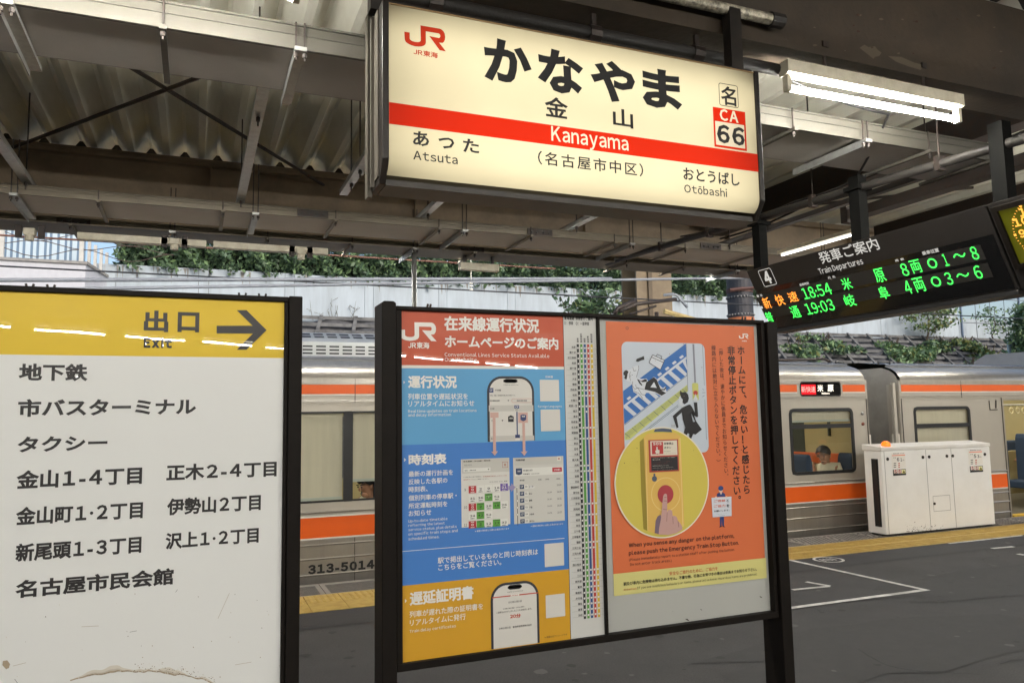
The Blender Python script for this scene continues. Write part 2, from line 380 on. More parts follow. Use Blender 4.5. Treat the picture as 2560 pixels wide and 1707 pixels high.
pt2 = MB()
for (cx, cy, rx, ry, sd_) in ((4.6,4.2,1.5,.55,1),(7.6,5.3,1.9,.5,2),(3.3,3.2,.9,.4,3),(9.5,4.4,1.2,.6,4)):
    r2_ = np.random.default_rng(sd_); pt2.add([(cx+rx*math.cos(t)*(1+.22*r2_.standard_normal()*.5), cy+ry*math.sin(t)*(1+.25*r2_.standard_normal()*.5), .0035+.0002*sd_) for t in np.arange(26)*math.tau/26], [tuple(range(26))])
structure('floor_patches', pt2, mat('patch_asphalt', (.029,.028,.027), .8, var=.8, vscale=9, dark=(.036,.0345,.033), bump=.3, bscale=200))
structure('floor_cracks', ck2, mat('crack_dark', (.018,.017,.016), .9))
structure('floor_spots', sp2, mat('spot_dark', (.026,.025,.024), .85)); structure('floor_specks', sp3, mat('speck_pale', (.085,.082,.078), .85))
# ------------------------------------------------------------------ embankment, wall, hedge
def stone_mat():
    m = mat('embankment_stone', lin((92,92,94)), .9, var=.7, vscale=5, dark=lin((46,46,48)), bump=.5, bscale=14); return m
em = MB(); nx, ny = 150, 26
def slope(x, t): return 17.5+t*8.4, -1.3+t*6.35
sx = np.linspace(-40, 70, nx)
for j in range(ny):
    for i in range(nx):
        t = j/(ny-1); y, z = slope(sx[i], t); em.v.append((sx[i], y+.1*rng.standard_normal(), z+.05*rng.standard_normal()))
for j in range(ny-1):
    for i in range(nx-1): em.f.append((j*nx+i, j*nx+i+1, (j+1)*nx+i+1, (j+1)*nx+i)); em.m.append(0)
structure('embankment', em, stone_mat())
# diagonal concrete ribs of the slope frame
rb = MB()
for k in range(-36, 66):
    for s_ in (1,):
        x0 = k*1.15; p0 = Vector((x0, *slope(0,.42))); p1 = Vector((x0+1.5, *slope(0,1.0)))
        d = (p1-p0).normalized(); q = Vector((.06,0,0)); nrm = Vector((0,-.6,.8))*.16
        rb.add([p0-q+nrm, p0+q+nrm, p1+q+nrm, p1-q+nrm, p0-q, p0+q, p1+q, p1-q], [(0,1,2,3),(0,3,7,4),(1,5,6,2)])
for k in range(14):
    t = .42+k*.043; y, z = slope(0, t)
    rb.add([(-40,y,z+.1),(70,y,z+.1),(70,y+.05,z+.22),(-40,y+.05,z+.22)], [(0,1,2,3)])
structure('embankment_ribs', rb, mat('slope_rib_concrete', lin((120,120,118)), .9, var=.8, vscale=2.5, dark=lin((58,58,58)), bump=.3))
structure('upper_ground', MB().box(-60, 110, 26.05, 120, 4.2, 5.0), mat('upper_soil', lin((92,86,74)), .9, var=.5, vscale=.8))
WZ0, WZ1 = 4.9, 6.55
wl = MB(); jt = MB(); xa = -2.9+.0; x = xa; k = 0
while x < 34:
    x2 = min(x+(2.34 if k else .26), 34.1)
    wl.box(x+.006, x2-.006, 26, 26.3, WZ0, WZ1+.02*rng.standard_normal()); x = x2
    if x < 34:
        wl.box(x+.006, x+.30-.006, 25.995, 26.3, WZ0, WZ1); x += .30
    k += 1
WALLM = mat('retaining_wall_concrete', lin((196,208,216)), .85, var=.45, vscale=1.2, dark=lin((150,158,162)), bump=.1, bscale=10, stretch=(2.2,1,.35))
ro = thing('retaining_wall', 'long pale concrete retaining wall under the hedge', 'wall', (-2.9,26,WZ0))
mesh_obj('wall_panels', wl, WALLM, ro); mesh_obj('joint_shadow', MB().box(-2.9,34.1,26.05,26.25,WZ0,WZ1-.05), mat('joint_dark', lin((70,70,70)), .9), ro)
# weather streaks running down from the coping, and hanging twigs
stn = MB()
for k in range(90):
    x = rng.uniform(-2.6, 33.8); l = rng.uniform(.1, .55); wd = rng.uniform(.015, .07)
    stn.add([(x-wd,25.99,WZ1-.02),(x+wd,25.99,WZ1-.02),(x+wd*.2,25.99,WZ1-l)], [(0,1,2)])
mesh_obj('water_stains', stn, mat('wall_stain', lin((150,148,142)), .9), ro)
# leaves
def leafmat(name, a, b):
    m = mat(name, a, .5, var=1, vscale=2.2, dark=b); m.node_tree.nodes['Principled BSDF'].inputs['Subsurface Weight'].default_value = 0; return m
LEAF_D = leafmat('leaf_dark', (.10,.17,.085), (.045,.085,.05)); LEAF_L = leafmat('leaf_light', (.22,.34,.15), (.12,.21,.09)); LEAF_Y = leafmat('leaf_yellow', (.30,.30,.09), (.14,.18,.06))
BARK = mat('bark', lin((84,72,58)), .85, var=.5, vscale=20, bump=.4)
def leaves(pts, size, share=(.75,.25,0), up=.3):
    n = len(pts); pts = np.asarray(pts)
    a = rng.standard_normal((n,3)); a /= np.linalg.norm(a,axis=1)[:,None]
    b = rng.standard_normal((n,3)); b[:,2] += up; b -= a*(a*b).sum(1)[:,None]; b /= np.linalg.norm(b,axis=1)[:,None]
    s = size*rng.uniform(.6,1.4,(n,1)); mb = MB()
    V = np.stack([pts-a*s, pts+b*s*.45, pts+a*s, pts-b*s*.45], 1).reshape(-1,3)
    mb.v = [tuple(q) for q in V]; mb.f = [(4*i,4*i+1,4*i+2,4*i+3) for i in range(n)]
    mb.m = [int(q) for q in rng.choice(3, n, p=share)]; return mb
def leafobj(name, mb, parent): return mesh_obj(name, mb, [LEAF_D, LEAF_L, LEAF_Y], parent, fixn=False)
# clipped hedge along the wall top: shoots standing up along an uneven crest
hn = 44000; hx = rng.uniform(-2.4, 33.6, hn); crest = 7.75+.18*np.sin(hx*1.9)+.14*np.sin(hx*5.3+1)+.08*np.sin(hx*11)
low = 6.48-.12*np.abs(np.sin(hx*2.3))-.12*(rng.random(hn) < .12); q = rng.random(hn)**.8
hz = low+(crest-low)*q; hy = 26.15+rng.uniform(-.35, .9, hn)-.25*np.sin(hx*6+hz*5)
h = thing('hedge', 'dense dark green hedge along the top of the concrete wall', 'hedge', (15,26.5,6.5))
leafobj('foliage', leaves(np.column_stack([hx,hy,hz]), .095, (.76,.24,0), .8), h)
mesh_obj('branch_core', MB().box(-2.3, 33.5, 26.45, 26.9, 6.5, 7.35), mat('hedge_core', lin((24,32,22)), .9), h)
# shrubs and creepers on the slope (each its own plant)
def shrub(name, label, cat, x, t, rx, rz, n, share, size=.11, dy=-.25):
    y, z = slope(x, t); o = thing(name, label, cat, (x,y,z)); k = rng.standard_normal((n,3)); k /= np.linalg.norm(k,axis=1)[:,None]; k *= (rng.random((n,1))**.5)
    cl = rng.standard_normal((10,3))*np.array([rx*.55,.3,rz*.5]); c = cl[rng.integers(0,10,n)]
    P = np.column_stack([x+c[:,0]+k[:,0]*rx*.45, y+dy+c[:,1]*.5+k[:,1]*.35+(c[:,2]+k[:,2]*rz*.5)*.75-.1, z+.02+(c[:,2]+k[:,2]*rz*.5)*.52])
    leafobj('foliage', leaves(P, size, share), o)
    st = MB()
    for i in range(5): st.tube([(x+(i-2)*.1,y,z-.1),(x+cl[i,0]*.6,y+dy*.5,z+.4+.3*rz)], [.03,.01], 5)
    mesh_obj('stems', st, BARK, o); return o
def slx(px, py, t):
    y, z = slope(0, t); return W(px, py, Y=y).x
# ------------------------------------------------------------------ planting
shrub('shrub', 'green leafy bush low on the stone slope, next to the dark banded pole', 'bush', slx(1985,868,.86), .86, .8, .8, 650, (.35,.6,.05))
shrub('shrub', 'thin green bush high on the slope behind the train car end', 'bush', slx(2062,858,.9), .9, .8, .7, 500, (.45,.5,.05))
shrub('shrub', 'largest spreading light green bush on the slope, below the young tree', 'bush', slx(2228,862,.88), .88, 1.6, .8, 1500, (.3,.6,.1))
shrub('shrub', 'reddish green brush right under the young tree', 'bush', slx(2345,862,.92), .92, 1.0, .5, 600, (.5,.3,.2))
shrub('shrub', 'yellow green bush on the slope beside the wire fence foot', 'bush', slx(2412,868,.92), .92, .7, .6, 500, (.1,.45,.45))
shrub('shrub', 'yellowish creeper hanging down the slope below the wire fence', 'bush', slx(2475,885,.84), .84, 1.5, .8, 1000, (.2,.4,.4))
shrub('shrub', 'small green clump on the slope just above the second train roof', 'bush', slx(2425,905,.74), .74, .9, .6, 800, (.4,.5,.1))
def tree(name, label, base, top, lims, nleaf, size, share, seed):
    r = np.random.default_rng(seed); o = thing(name, label, 'tree', base); b, t = Vector(base), Vector(top); tr = MB()
    pts = [b.lerp(t, k/6)+Vector((.05*r.standard_normal(), .05*r.standard_normal(), 0))*(0 < k < 6) for k in range(7)]
    hh = (t-b).length; tr.tube(pts, [hh*.022*(1-.8*k/6) for k in range(7)], 7); P = []
    for (h_, dx, dz, sp) in lims:
        s_ = b.lerp(t, h_); e = s_+Vector((dx, .3*r.standard_normal(), dz)); m_ = s_.lerp(e, .5)+Vector((0,0,.08)); tr.tube([s_, m_, e], [hh*.01, hh*.007, hh*.003], 5)
        k = int(nleaf/len(lims)); a = r.random(k)**.7; q = np.array(s_)[None]*(1-a[:,None])+np.array(e)[None]*a[:,None]
        P.append(q+r.standard_normal((k,3))*np.array([sp, sp, sp*.45]))
    mesh_obj('trunk', tr, BARK, o); leafobj('crown', leaves(np.vstack(P), size, share), o); return o
yb = 25.3; tb = W(2316,852,Y=yb); tt = W(2332,742,Y=yb)
tree('young_tree', 'young slender tree with tiers of leaves in front of the concrete wall', tb, tt, [(.95,.2,.3,.28),(.85,-.9,.35,.22),(.8,.9,.3,.22),(.66,-1.6,-.15,.2),(.66,1.6,.1,.22),(.6,1.9,.25,.18),(.58,-2.0,-.3,.16),(.5,1.2,-.1,.2),(.35,-.5,-.05,.16),(.2,1.3,.45,.2),(.2,1.6,.5,.16),(.3,.3,.3,.15)], 900, .095, (.1,.55,.35), 3)
rb_ = W(2575,905,Y=22); rt = W(2580,770,Y=22)
tree('garden_tree', 'bushy dark green tree beside the pale signboard at the slope end', rb_, rt, [(.95,.2,.2,.3),(.8,-.45,.1,.3),(.8,.7,.1,.4),(.6,-.6,0,.3),(.6,1,.1,.4),(.45,-.6,-.1,.28),(.45,.9,-.1,.4),(.3,-.4,-.2,.25),(.85,-.1,.4,.3)], 2600, .12, (.6,.38,.02), 5)
def sap(px, py, Y, s, seed, label):
    r = np.random.default_rng(seed); c = W(px, py, Y=Y); o = thing('creeper', label, 'plant', (c.x,Y,-1.3)); st = MB(); P = []
    for k in range(9):
        e = Vector((c.x+r.uniform(-s,s)*1.0, Y+r.uniform(-.3,.3), c.z+r.uniform(-.1,1)*s*.55)); st.tube([(c.x,Y,-1.3),(c.x+r.uniform(-.2,.2)*s,Y,c.z-.6*s),e], [.03,.015,.006], 5)
        a = r.random(60); q = np.array((c.x,Y,c.z-.4*s))[None]*(1-a[:,None])+np.array(e)[None]*a[:,None]; P.append(q+r.standard_normal((60,3))*.14*s)
    mesh_obj('stem', st, BARK, o); leafobj('foliage', leaves(np.vstack(P), .075, (.5,.45,.05)), o)
sap(1452,768,13.5,.62,11,'broad leaved climbing plant above the frame of the blue service poster')
sap(1555,772,14.5,.9,12,'green bush behind the folded pantograph of the train')
for i, (px_, lbl) in enumerate(((1290, 'bare dry weeds rooted at the wall foot, above the gap between the two boards'),)):
    pass
wd = MB()
for cx, n_ in ((795,2),(835,4),(880,3)):
    for k in range(n_):
        b0 = W(cx+rng.uniform(-14,14), 790, Y=25.9); b0.z -= .15; t0 = b0+Vector((rng.uniform(-.3,.3), 0, rng.uniform(.25,.75)))
        wd.tube([b0, b0.lerp(t0,.5)+Vector((rng.uniform(-.06,.06),0,0)), t0], [.008,.006,.003], 4)
        for q in range(2):
            s0 = b0.lerp(t0, rng.uniform(.4,1)); wd.tube([s0, s0+Vector((rng.uniform(-.2,.2),0,rng.uniform(.02,.15)))], [.004,.008], 4)
tag(mesh_obj('dry_weeds', wd, mat('weed_dry', lin((96,92,74)), .9)), 'thin dry weeds growing along the foot of the concrete wall', 'weeds', kind='stuff')
# ------------------------------------------------------------------ abutment with railing and ribbed fence, wire fence, signboard
o = thing('concrete_abutment', 'white concrete block carrying a railing, where the hedge wall begins', 'abutment', (-8,24,4.0))
mesh_obj('block', MB().prism([(-16,24),(-2.92,24),(-2.55,26.2),(-16,26.2)], 'Z', 2.5, 6.12), mat('abutment_render', lin((214,216,222)), .9, var=.3, vscale=6, dark=lin((186,188,196)), bump=.3, bscale=40), o)
mesh_obj('coping', MB().prism([(-16,23.95),(-2.88,23.95),(-2.5,26.2),(-16,26.2)], 'Z', 6.122, 6.2), mat('coping_concrete', lin((170,168,164)), .9, var=.6, vscale=8), o)
rl = MB(); WH = mat('railing_white', lin((215,214,208)), .5, var=.3, vscale=10)
for x in (-14.5,-12,-9.5,-7.1,-4.95,-3.05): rl.box(x-.055,x+.055,24.08,24.19,6.2,7.05)
for k in range(4): rl.box(-2.95+k*.1,-2.87+k*.1,24.5+k*.5,24.6+k*.5,6.2-.0,6.9)
mesh_obj('railing_post', rl, WH, o)
rr = MB(); rr.tube([(-16,24.13,7.08),(-2.95,24.13,7.08)], .035, 8); 
for s in range(6):
    x0 = -14.5+s*2.3
    for a in (.18,.4,.62):
        rr.tube([(x0+2.3*k/8, 24.13, 6.25+a+(.14*math.cos(2*math.pi*k/8) if a != .4 else -.1*math.cos(2*math.pi*k/8))) for k in range(9)], .012, 5)
mesh_obj('handrail', rr, mat('railing_brown', lin((92,78,70)), .5), o)
o = thing('ribbed_fence', 'pale blue ribbed panel fence standing behind the abutment railing', 'fence', (-9,25.2,6.2)); rf = MB(); x = -16
while x < -3.2:
    wdt = rng.choice([.06,.08,.12]); rf.box(x, x+wdt, 25.2, 25.23, 6.2, 8.0); rf.box(x+wdt, x+wdt+.07, 25.24, 25.26, 6.2, 8.0, 1); x += wdt+.07
mesh_obj('panel', rf, [mat('ribbed_panel_pale', lin((205,222,232)), .4), mat('ribbed_panel_shade', lin((120,146,170)), .5)], o)
o = thing('wire_fence', 'grey wire mesh fence at the far end of the concrete wall', 'fence', (40,26,4.9)); po = MB(); wm = MB()
for x in (34.35, 38.6, 42.6, 46.6, 50.6): po.tube([(x,26,4.6),(x,26,8.3)], .055, 8)
for x in np.arange(34.35, 52, 1.05): wm.tube([(x,26.02,5),(x,26.02,8.2)], .016, 5)
for z in (5.05,5.9,7.15,8.2): wm.tube([(34.35,26,z),(52,26,z)], .022, 5)
for k in range(120): wm.tube([(34.35+k*.15,26.03,7.15),(34.35+k*.15+1.05,26.03,8.2)], .004, 3); wm.tube([(34.35+k*.15+1.05,26.03,7.15),(34.35+k*.15,26.03,8.2)], .004, 3)
mesh_obj('fence_post', po, mat('fence_post_blue', lin((110,128,150)), .5, .3), o); mesh_obj('wire_mesh', wm, mat('fence_wire', lin((130,136,142)), .5, .4), o)
o = thing('low_wall', 'low pale wall behind the wire fence', 'wall', (43,27.5,5))
mesh_obj('wall_panels', MB().box(34.2,60,27.5,27.8,4.5,6.35), WALLM, o)
for i, (x, z) in enumerate(((35.2,6.1),(38.3,6.0),(40.2,5.8))): pass
tree('fence_shrub', 'thin leafy shrub climbing the wire fence by the wall end', (36.3,25.8,5.0), (36.5,25.8,6.7), [(.9,.2,.1,.3),(.7,-.4,.1,.3),(.5,.3,.1,.3),(.3,-.3,0,.3)], 300, .09, (.2,.7,.1), 21)
tree('fence_shrub', 'wider sparse shrub along the middle of the wire fence', (40.2,25.8,5.0), (40.4,25.8,6.6), [(.95,.2,.1,.4),(.8,-.9,.2,.4),(.8,1.1,.2,.4),(.6,-1.2,.1,.35),(.6,1.6,.3,.4),(.4,1.9,.5,.4)], 480, .09, (.25,.65,.1), 22)
sb = W(2535,870,Y=22.6); o = thing('signboard', 'plain pale blue board at the end of the slope, half behind the bushy tree', 'board', (sb.x,22.6,3.0))
mesh_obj('panel', MB().box(sb.x-.42,sb.x+1.4,22.55,22.62,sb.z-.28,sb.z+.36), mat('signboard_pale', lin((200,222,232)), .5), o); mesh_obj('post', MB().box(sb.x+.3,sb.x+.4,22.63,22.7,2.0,sb.z+.2), GALV, o)
# ------------------------------------------------------------------ line-side poles and wires
o = thing('steel_column', 'brown steel column beyond the train, rising over the poster board', 'column', (7.81,12.2,-1.3)); cl_ = MB()
cl_.box(7.43,8.19,12.0,12.04,-1.3,5.2); cl_.box(7.43,8.19,12.5,12.54,-1.3,5.2); cl_.box(7.79,7.83,12.04,12.5,-1.3,5.2)
mesh_obj('h_section', cl_, mat('column_brown', lin((128,112,86)), .55, var=.5, vscale=3, dark=lin((84,70,52)), bump=.1), o)
mesh_obj('flange_rib', MB().box(7.66,7.74,11.96,12.0,-1.3,5.2), mat('column_brown_dark', lin((92,78,58)), .6, var=.3), o)
c = W(1850,750,Y=14); zz = W(1850,795,Y=14).z
o = thing('line_pole', 'thick dark grey line pole with rivet bands and an orange base', 'pole', (c.x,14,-1.3))
mesh_obj('shaft', MB().tube([(c.x,14,zz),(c.x,14,9)], .285, 24), mat('pole_dark', lin((70,70,74)), .5, .3, var=.4, vscale=6), o, smooth=False)
mesh_obj('orange_base', MB().tube([(c.x,14,-1.3),(c.x,14,zz-.003)], .295, 24), mat('pole_orange', lin((205,120,70)), .5), o)
bd = MB()
for z in (zz+.06, W(1850,745,Y=14).z):
    for k in range(26): bd.ball((c.x+.295*math.cos(k*math.tau/26), 14+.295*math.sin(k*math.tau/26), z), .022, 6, 4)
mesh_obj('rivet_band', bd, GALV, o)
zc = W(1850,728,Y=14).z; mesh_obj('clamp', MB().tube([(c.x-.5,13.72,zc-.04),(c.x+.45,13.70,zc+.07)], .035, 6).tube([(c.x,14,zc-.05),(c.x,14,zc+.05)], .30, 24), mat('clamp_rust', lin((90,60,52)), .6), o)
WIRE = mat('wire_dark', lin((50,52,56)), .5, .4); CABL = mat('cable_pale', lin((128,133,140)), .55, .0)
def wire(label, a, b, r, m, Y=10.5, sag=0, name='overhead_wire'):
    p, q = W(*a, Y=Y), W(*b, Y=Y); d = q-p; p2, q2 = p-d*.35, q+d*.8
    tag(mesh_obj(name, MB().tube([p2.lerp(q2,k/16)-Vector((0,0,sag*4*(k/16)*(1-k/16))) for k in range(17)], r, 7), m, smooth=True), label, 'wire')
wire('thin black overhead wire sloping down past the hedge', (0,665), (2503,794), .011, WIRE)
wire('thick pale overhead cable, upper one of the pair', (0,700), (960,698), .026, CABL, sag=-.0)
wire('thick pale overhead cable, lower one of the pair', (82,724), (1586,699), .022, CABL)
wire('rusty brown wire just under the cable trays', (0,588), (860,640), .012, mat('wire_rust', lin((104,72,60)), .7), Y=9.6)
ins = MB(); p = W(1178,720,Y=9.4)
ins.tube([p+Vector((0,0,.42)), p+Vector((0,0,.1))], .006, 5)
for k in range(3): ins.ball((p.x,p.y,p.z+.06-k*.04), (.028,.028,.014), 8, 4)
o = thing('pull_cord', 'small pull cord with an insulator hanging below the short white box', 'cord', (p.x,p.y,p.z)); mesh_obj('cord', ins, mat('cord_white', lin((210,206,196)), .5), o)
# ------------------------------------------------------------------ platform canopy
can = thing('platform_canopy', 'brown steel platform canopy with a deep corrugated roof deck', 'canopy', (2,3,3.6))
# folded-plate deck, ribs along Y
pit = .3055; x = -1.221-40*pit+.5*pit; prof = []
while x < 16:
    prof += [(x-.014,4.36),(x+.014,4.36),(x+pit/2-.028,4.2),(x+pit/2+.028,4.2)]; x += pit
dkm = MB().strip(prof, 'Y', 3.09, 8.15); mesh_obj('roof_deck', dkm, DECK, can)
mesh_obj('roof_deck', MB().strip(prof, 'Y', -4.6, 3.089), mat('roof_deck_sooty', lin((58,54,48)), .7, var=.6, vscale=3, bump=.1), can)  # near bay: its shade is put into a darker copy of the deck colour
mesh_obj('roof_cover', MB().box(-13.4,16,-4.7,8.2,4.37,4.40).box(-13.4,16,8.15,8.19,4.10,4.37), mat('roof_cover_dark', lin((60,56,50)), .9), can)
def girder(y0, y1, z0, z1, name='girder'):
    g_ = MB(); ym = (y0+y1)/2
    g_.box(PX0, PX1-7, y0, y1, z0, z0+.025); g_.box(PX0, PX1-7, y0, y1, z1-.025, z1); g_.box(PX0, PX1-7, ym-.012, ym+.012, z0+.025, z1-.025)
    return mesh_obj(name, g_, BROWN, can)
gf = MB(); gf.box(PX0,17,7.78,7.80,3.50,4.19); gf.box(PX0,17,7.70,7.88,4.10,4.13); gf.box(PX0,17,7.72,7.86,3.48,3.50)
for x in np.arange(-1.95+.02, 12, 2.02): gf.box(x-.008,x+.008,7.72,7.78,3.5,4.1)
mesh_obj('girder', gf, BROWN, can)
BROWN_SHADED = mat('girder_paint_dark', lin((62,50,36)), .6, var=.7, vscale=3.2, dark=lin((34,28,21)), bump=.25, bscale=25)  # girder brown with the shade of the roof corner painted in
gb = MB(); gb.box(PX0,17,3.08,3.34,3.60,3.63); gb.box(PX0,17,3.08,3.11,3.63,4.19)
mesh_obj('girder', gb, BROWN_SHADED, can)
gb2 = MB(); gb2.box(PX0,17,-4.2,-3.95,3.6,4.19); mesh_obj('girder', gb2, BROWN, can)
for x in (5.95, 8.6, 11.4, 14.2):
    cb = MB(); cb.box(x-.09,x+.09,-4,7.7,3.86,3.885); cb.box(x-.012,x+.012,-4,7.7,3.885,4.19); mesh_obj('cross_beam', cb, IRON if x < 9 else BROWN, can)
rd = [((340,177),(870,500)), ((480,200),(30,370)), ((1955,520),(2420,470))]
for a, b in rd:
    p, q = W(*a, Z=4.05), W(*b, Z=4.05); d = (q-p)*.18; mesh_obj('brace_rod', MB().tube([p-d, q+d*.15], .016, 7), IRON, can)
e = W(870,502,Z=4.02); mesh_obj('brace_plate', MB().box(e.x-.09,e.x+.07,e.y-.12,e.y+.16,4.0,4.012), TRAYC, can)
# paint flaking on the girder face
fk = MB(); zf = Zm(1600,0,960/2352)
def gface(x, y): p = W(*zf(x, y), Y=3.077); return (p.x, 3.0775, p.z)
fk.add([gface(*q) for q in ((1345,295),(1375,275),(1400,290),(1440,285),(1455,305),(1480,325),(1465,345),(1440,350),(1430,362),(1390,330))], [tuple(range(10))])
fk.add([gface(*q) for q in ((1520,345),(1600,350),(1680,385),(1740,400),(1720,430),(1650,410),(1570,380))], [tuple(range(7))])
for k in range(26):
    a, b = rng.uniform(1000,2250), rng.uniform(60,420); r_ = rng.uniform(4,12); p = [gface(a+r_*math.cos(t)*rng.uniform(.6,1.6), b+r_*.6*math.sin(t)*rng.uniform(.6,1.4)) for t in np.arange(6)*math.pi/3]; fk.add(p, [tuple(range(6))], k % 2)
mesh_obj('paint_flakes', fk, [mat('bare_primer', lin((92,82,66)), .7), mat('rust_spot', lin((62,42,30)), .8)], can)
# conduit under the girder and sign support pipe
o = thing('conduit', 'black conduit running under the girder to the lit tube lamp', 'pipe', (1,3.14,3.5)); cm = MB().tube([(-6,3.14,3.5),(2.9,3.14,3.5)], .032, 10)
mesh_obj('pipe_run', cm, PIPE, o, smooth=True)
cj = MB()
for x in (.95, 1.75, 2.35, -1.2): cj.tube([(x-.03,3.14,3.5),(x+.03,3.14,3.5)], .042, 10); cj.box(x-.012,x+.012,3.13,3.15,3.5,3.6)
mesh_obj('pipe_clip', cj, IRON, o)
pa, pb = W(1590,22,Z=3.72), W(1868,96,Z=3.72)
o = thing('support_pipe', 'peeling white pipe along the girder above the station sign', 'pipe', (pa.x,pa.y,3.72)); d = pb-pa
mesh_obj('pipe_run', MB().tube([(pa.x-.8,3.02,3.70),(pb.x,3.02,3.70)], .030, 10), mat('pipe_peeling', lin((168,160,140)), .6, var=1, vscale=40, dark=lin((58,52,44)), bump=.3), o, smooth=True)
mesh_obj('pipe_end', MB().tube([(pb.x-.05,3.02,3.70),(pb.x+.03,3.02,3.70)], .040, 10), PIPE, o)
# ------------------------------------------------------------------ cable trays with their cross brackets
def tray(label, y0, y1, z, h, x0, x1, msides, munder, brk, rodh=.35):
    o = thing('cable_tray', label, 'cable tray', ((x0+x1)/2, y0, z))
    r_ = MB(); r_.box(x0,x1,y0,y0+.006,z,z+h); r_.box(x0,x1,y0-.016,y0,z-.0,z+.012); r_.box(x0,x1,y0-.008,y0,z+h*.62,z+h*.66); r_.box(x0,x1,y0-.012,y0+.006,z+h,z+h+.01)
    mesh_obj('side_rail', r_, msides, o)
    r2 = MB(); r2.box(x0,x1,y1-.006,y1,z+.0125,z+h); mesh_obj('side_rail', r2, msides, o)
    mesh_obj('underside', MB().box(x0,x1,y0+.006,y1-.006,z+.012,z+.02), munder, o)
    for (x, thick) in brk:
        b = MB(); w_ = .055 if thick else .028
        b.box(x-w_/2,x+w_/2,y0-.05,y1+(.10 if thick else .04),z-.022,z-.002); 
        if thick: b.box(x-w_/2,x-w_/2+.004,y0-.03,y1+.1,z-.05,z-.022)
        k = mesh_obj('cross_bracket', b, GALV if thick else msides, o)
        u = MB()
        for dx in ((-.0,) if not thick else (-.02,.02)):
            u.tube([(x+dx,y0-.022,z-.06),(x+dx,y0-.022,z+h+(rodh if thick else .01))], .005, 5)
            u.tube([(x+dx,y0-.022,z-.045),(x+dx,y0-.022,z-.025)], .012, 6)
        mesh_obj('hanger_bolt', u, IRON, k)
    return o
ZT = 3.4
def splice(o, x, y, z, h):
    k = mesh_obj('splice_plate', MB().box(x-.13,x+.13,y-.02,y-.009,z+.004,z+h), IRON, o); b = MB()
    for dx in (-.09,-.035,.035,.09): b.tube([(x+dx,y-.021,z+h*.5),(x+dx,y-.034,z+h*.5)], .011, 6)
    mesh_obj('plate_bolts', b, mat('bolt_dark', lin((40,36,33)), .5), k)
tray('pale cable tray in front, passing behind the lit station sign', 3.60, 4.11, ZT, .118, -7, 5.2, TRAYC, TRAYU, [(-2.1,1),(-1.45,0),(-.76,1),(-.17,0),(.42,1),(3.375,0),(3.97,1),(4.54,0),(5.14,0)], .01)
t2_ = tray('middle cable tray below the brown girder, nearer of the two far ones', 6.66, 7.25, ZT, .07, -9, 13, TRAYB, TRAYU, [(-2.0,0),(-1.30,1),(-.738,0),(.173,0),(.43,1),(1.094,0),(2.03,0),(2.277,1),(2.951,0),(3.87,0),(4.067,1),(4.718,0),(5.667,0),(6.6,1)])
t3_ = tray('farthest cable tray at the platform edge, above the train', 7.53, 7.99, ZT, .05, -9, 13, TRAYB, TRAYB, [(-1.041,0),(-.231,1),(.6,0),(1.4,0),(2.041,1),(2.682,0),(4.527,0),(5.3,0),(6.073,1)])
for x in (-3.1,.9,3.05,5.05): splice(t2_, x, 6.66, ZT, .066)
for x in (-1.02,2.66,6.1): splice(t3_, x, 7.53, ZT, .05)
def cable(label, pts, r=.009):
    P = [Vector(p) for p in pts]; Q = []
    for a, b in zip(P, P[1:]):
        n_ = 8; Q += [a.lerp(b, k/n_)-Vector((0,0,.10*(a-b).length*.25*4*(k/n_)*(1-k/n_))) for k in range(n_)]
    tag(mesh_obj('cable', MB().tube(Q+[P[-1]], r, 6), mat('cable_black', lin((26,25,25)), .5), smooth=True), label, 'cable')
cable('black cable sagging from the conduit to the departure board hangers', [(2.9,3.2,3.52),(4.1,3.5,3.56),(4.4,4.05,3.36)])
cable('black cable looping along the pipe above the departure board', [(4.42,4.0,3.34),(4.42,4.7,3.34),(4.43,5.4,3.37),(4.43,6.3,3.42)])
cable('black cable hanging loosely between roof beams past the departure board', [(5.9,3.3,3.84),(5.9,4.6,3.80),(5.92,6.2,3.83),(5.92,7.6,3.8)], .012)
cable('black cable dropping from the roof to the clock', [(4.6,2.2,4.1),(4.5,2.6,3.7),(4.45,2.75,2.86)])
CH = []
def channel(label, x, y0, y1, z=3.5, m=None):
    o = thing('steel_channel', label, 'steel channel', (x,y0,z), 'galvanised channels between the cable trays'); b = MB()
    b.box(x-.032,x+.032,y0,y1,z,z+.004); b.box(x-.032,x-.028,y0,y1,z+.004,z+.045); b.box(x+.028,x+.032,y0,y1,z+.004,z+.045)
    mesh_obj('channel_section', b, m or GALV, o); r_ = MB()
    for y in (y0+.6, y1-.35): r_.tube([(x,y,z-.06),(x,y,4.2)], .006, 6); r_.tube([(x,y,z-.03),(x,y,z-.005)], .014, 6)
    mesh_obj('threaded_rod', r_, IRON, o)
channel('bright steel channel crossing under the corrugated roof, beside the cross brace', .313, 4.15, 7.0)
channel('short steel channel near the roof edge, at the abutment end', -1.23, 3.2, 7.0)
channel('pale channel just below the lower corner of the station sign', 1.10, 5.0, 6.3, 3.52)
channel('worn yellowish channel under the middle of the station sign', 1.90, 5.0, 6.9, 3.5)
channel('grey slotted channel under the far half of the station sign', 3.40, 5.0, 6.9, 3.5)
channel('dark channel end behind the departure board', 5.3, 3.6, 7.0, 3.48, IRON)
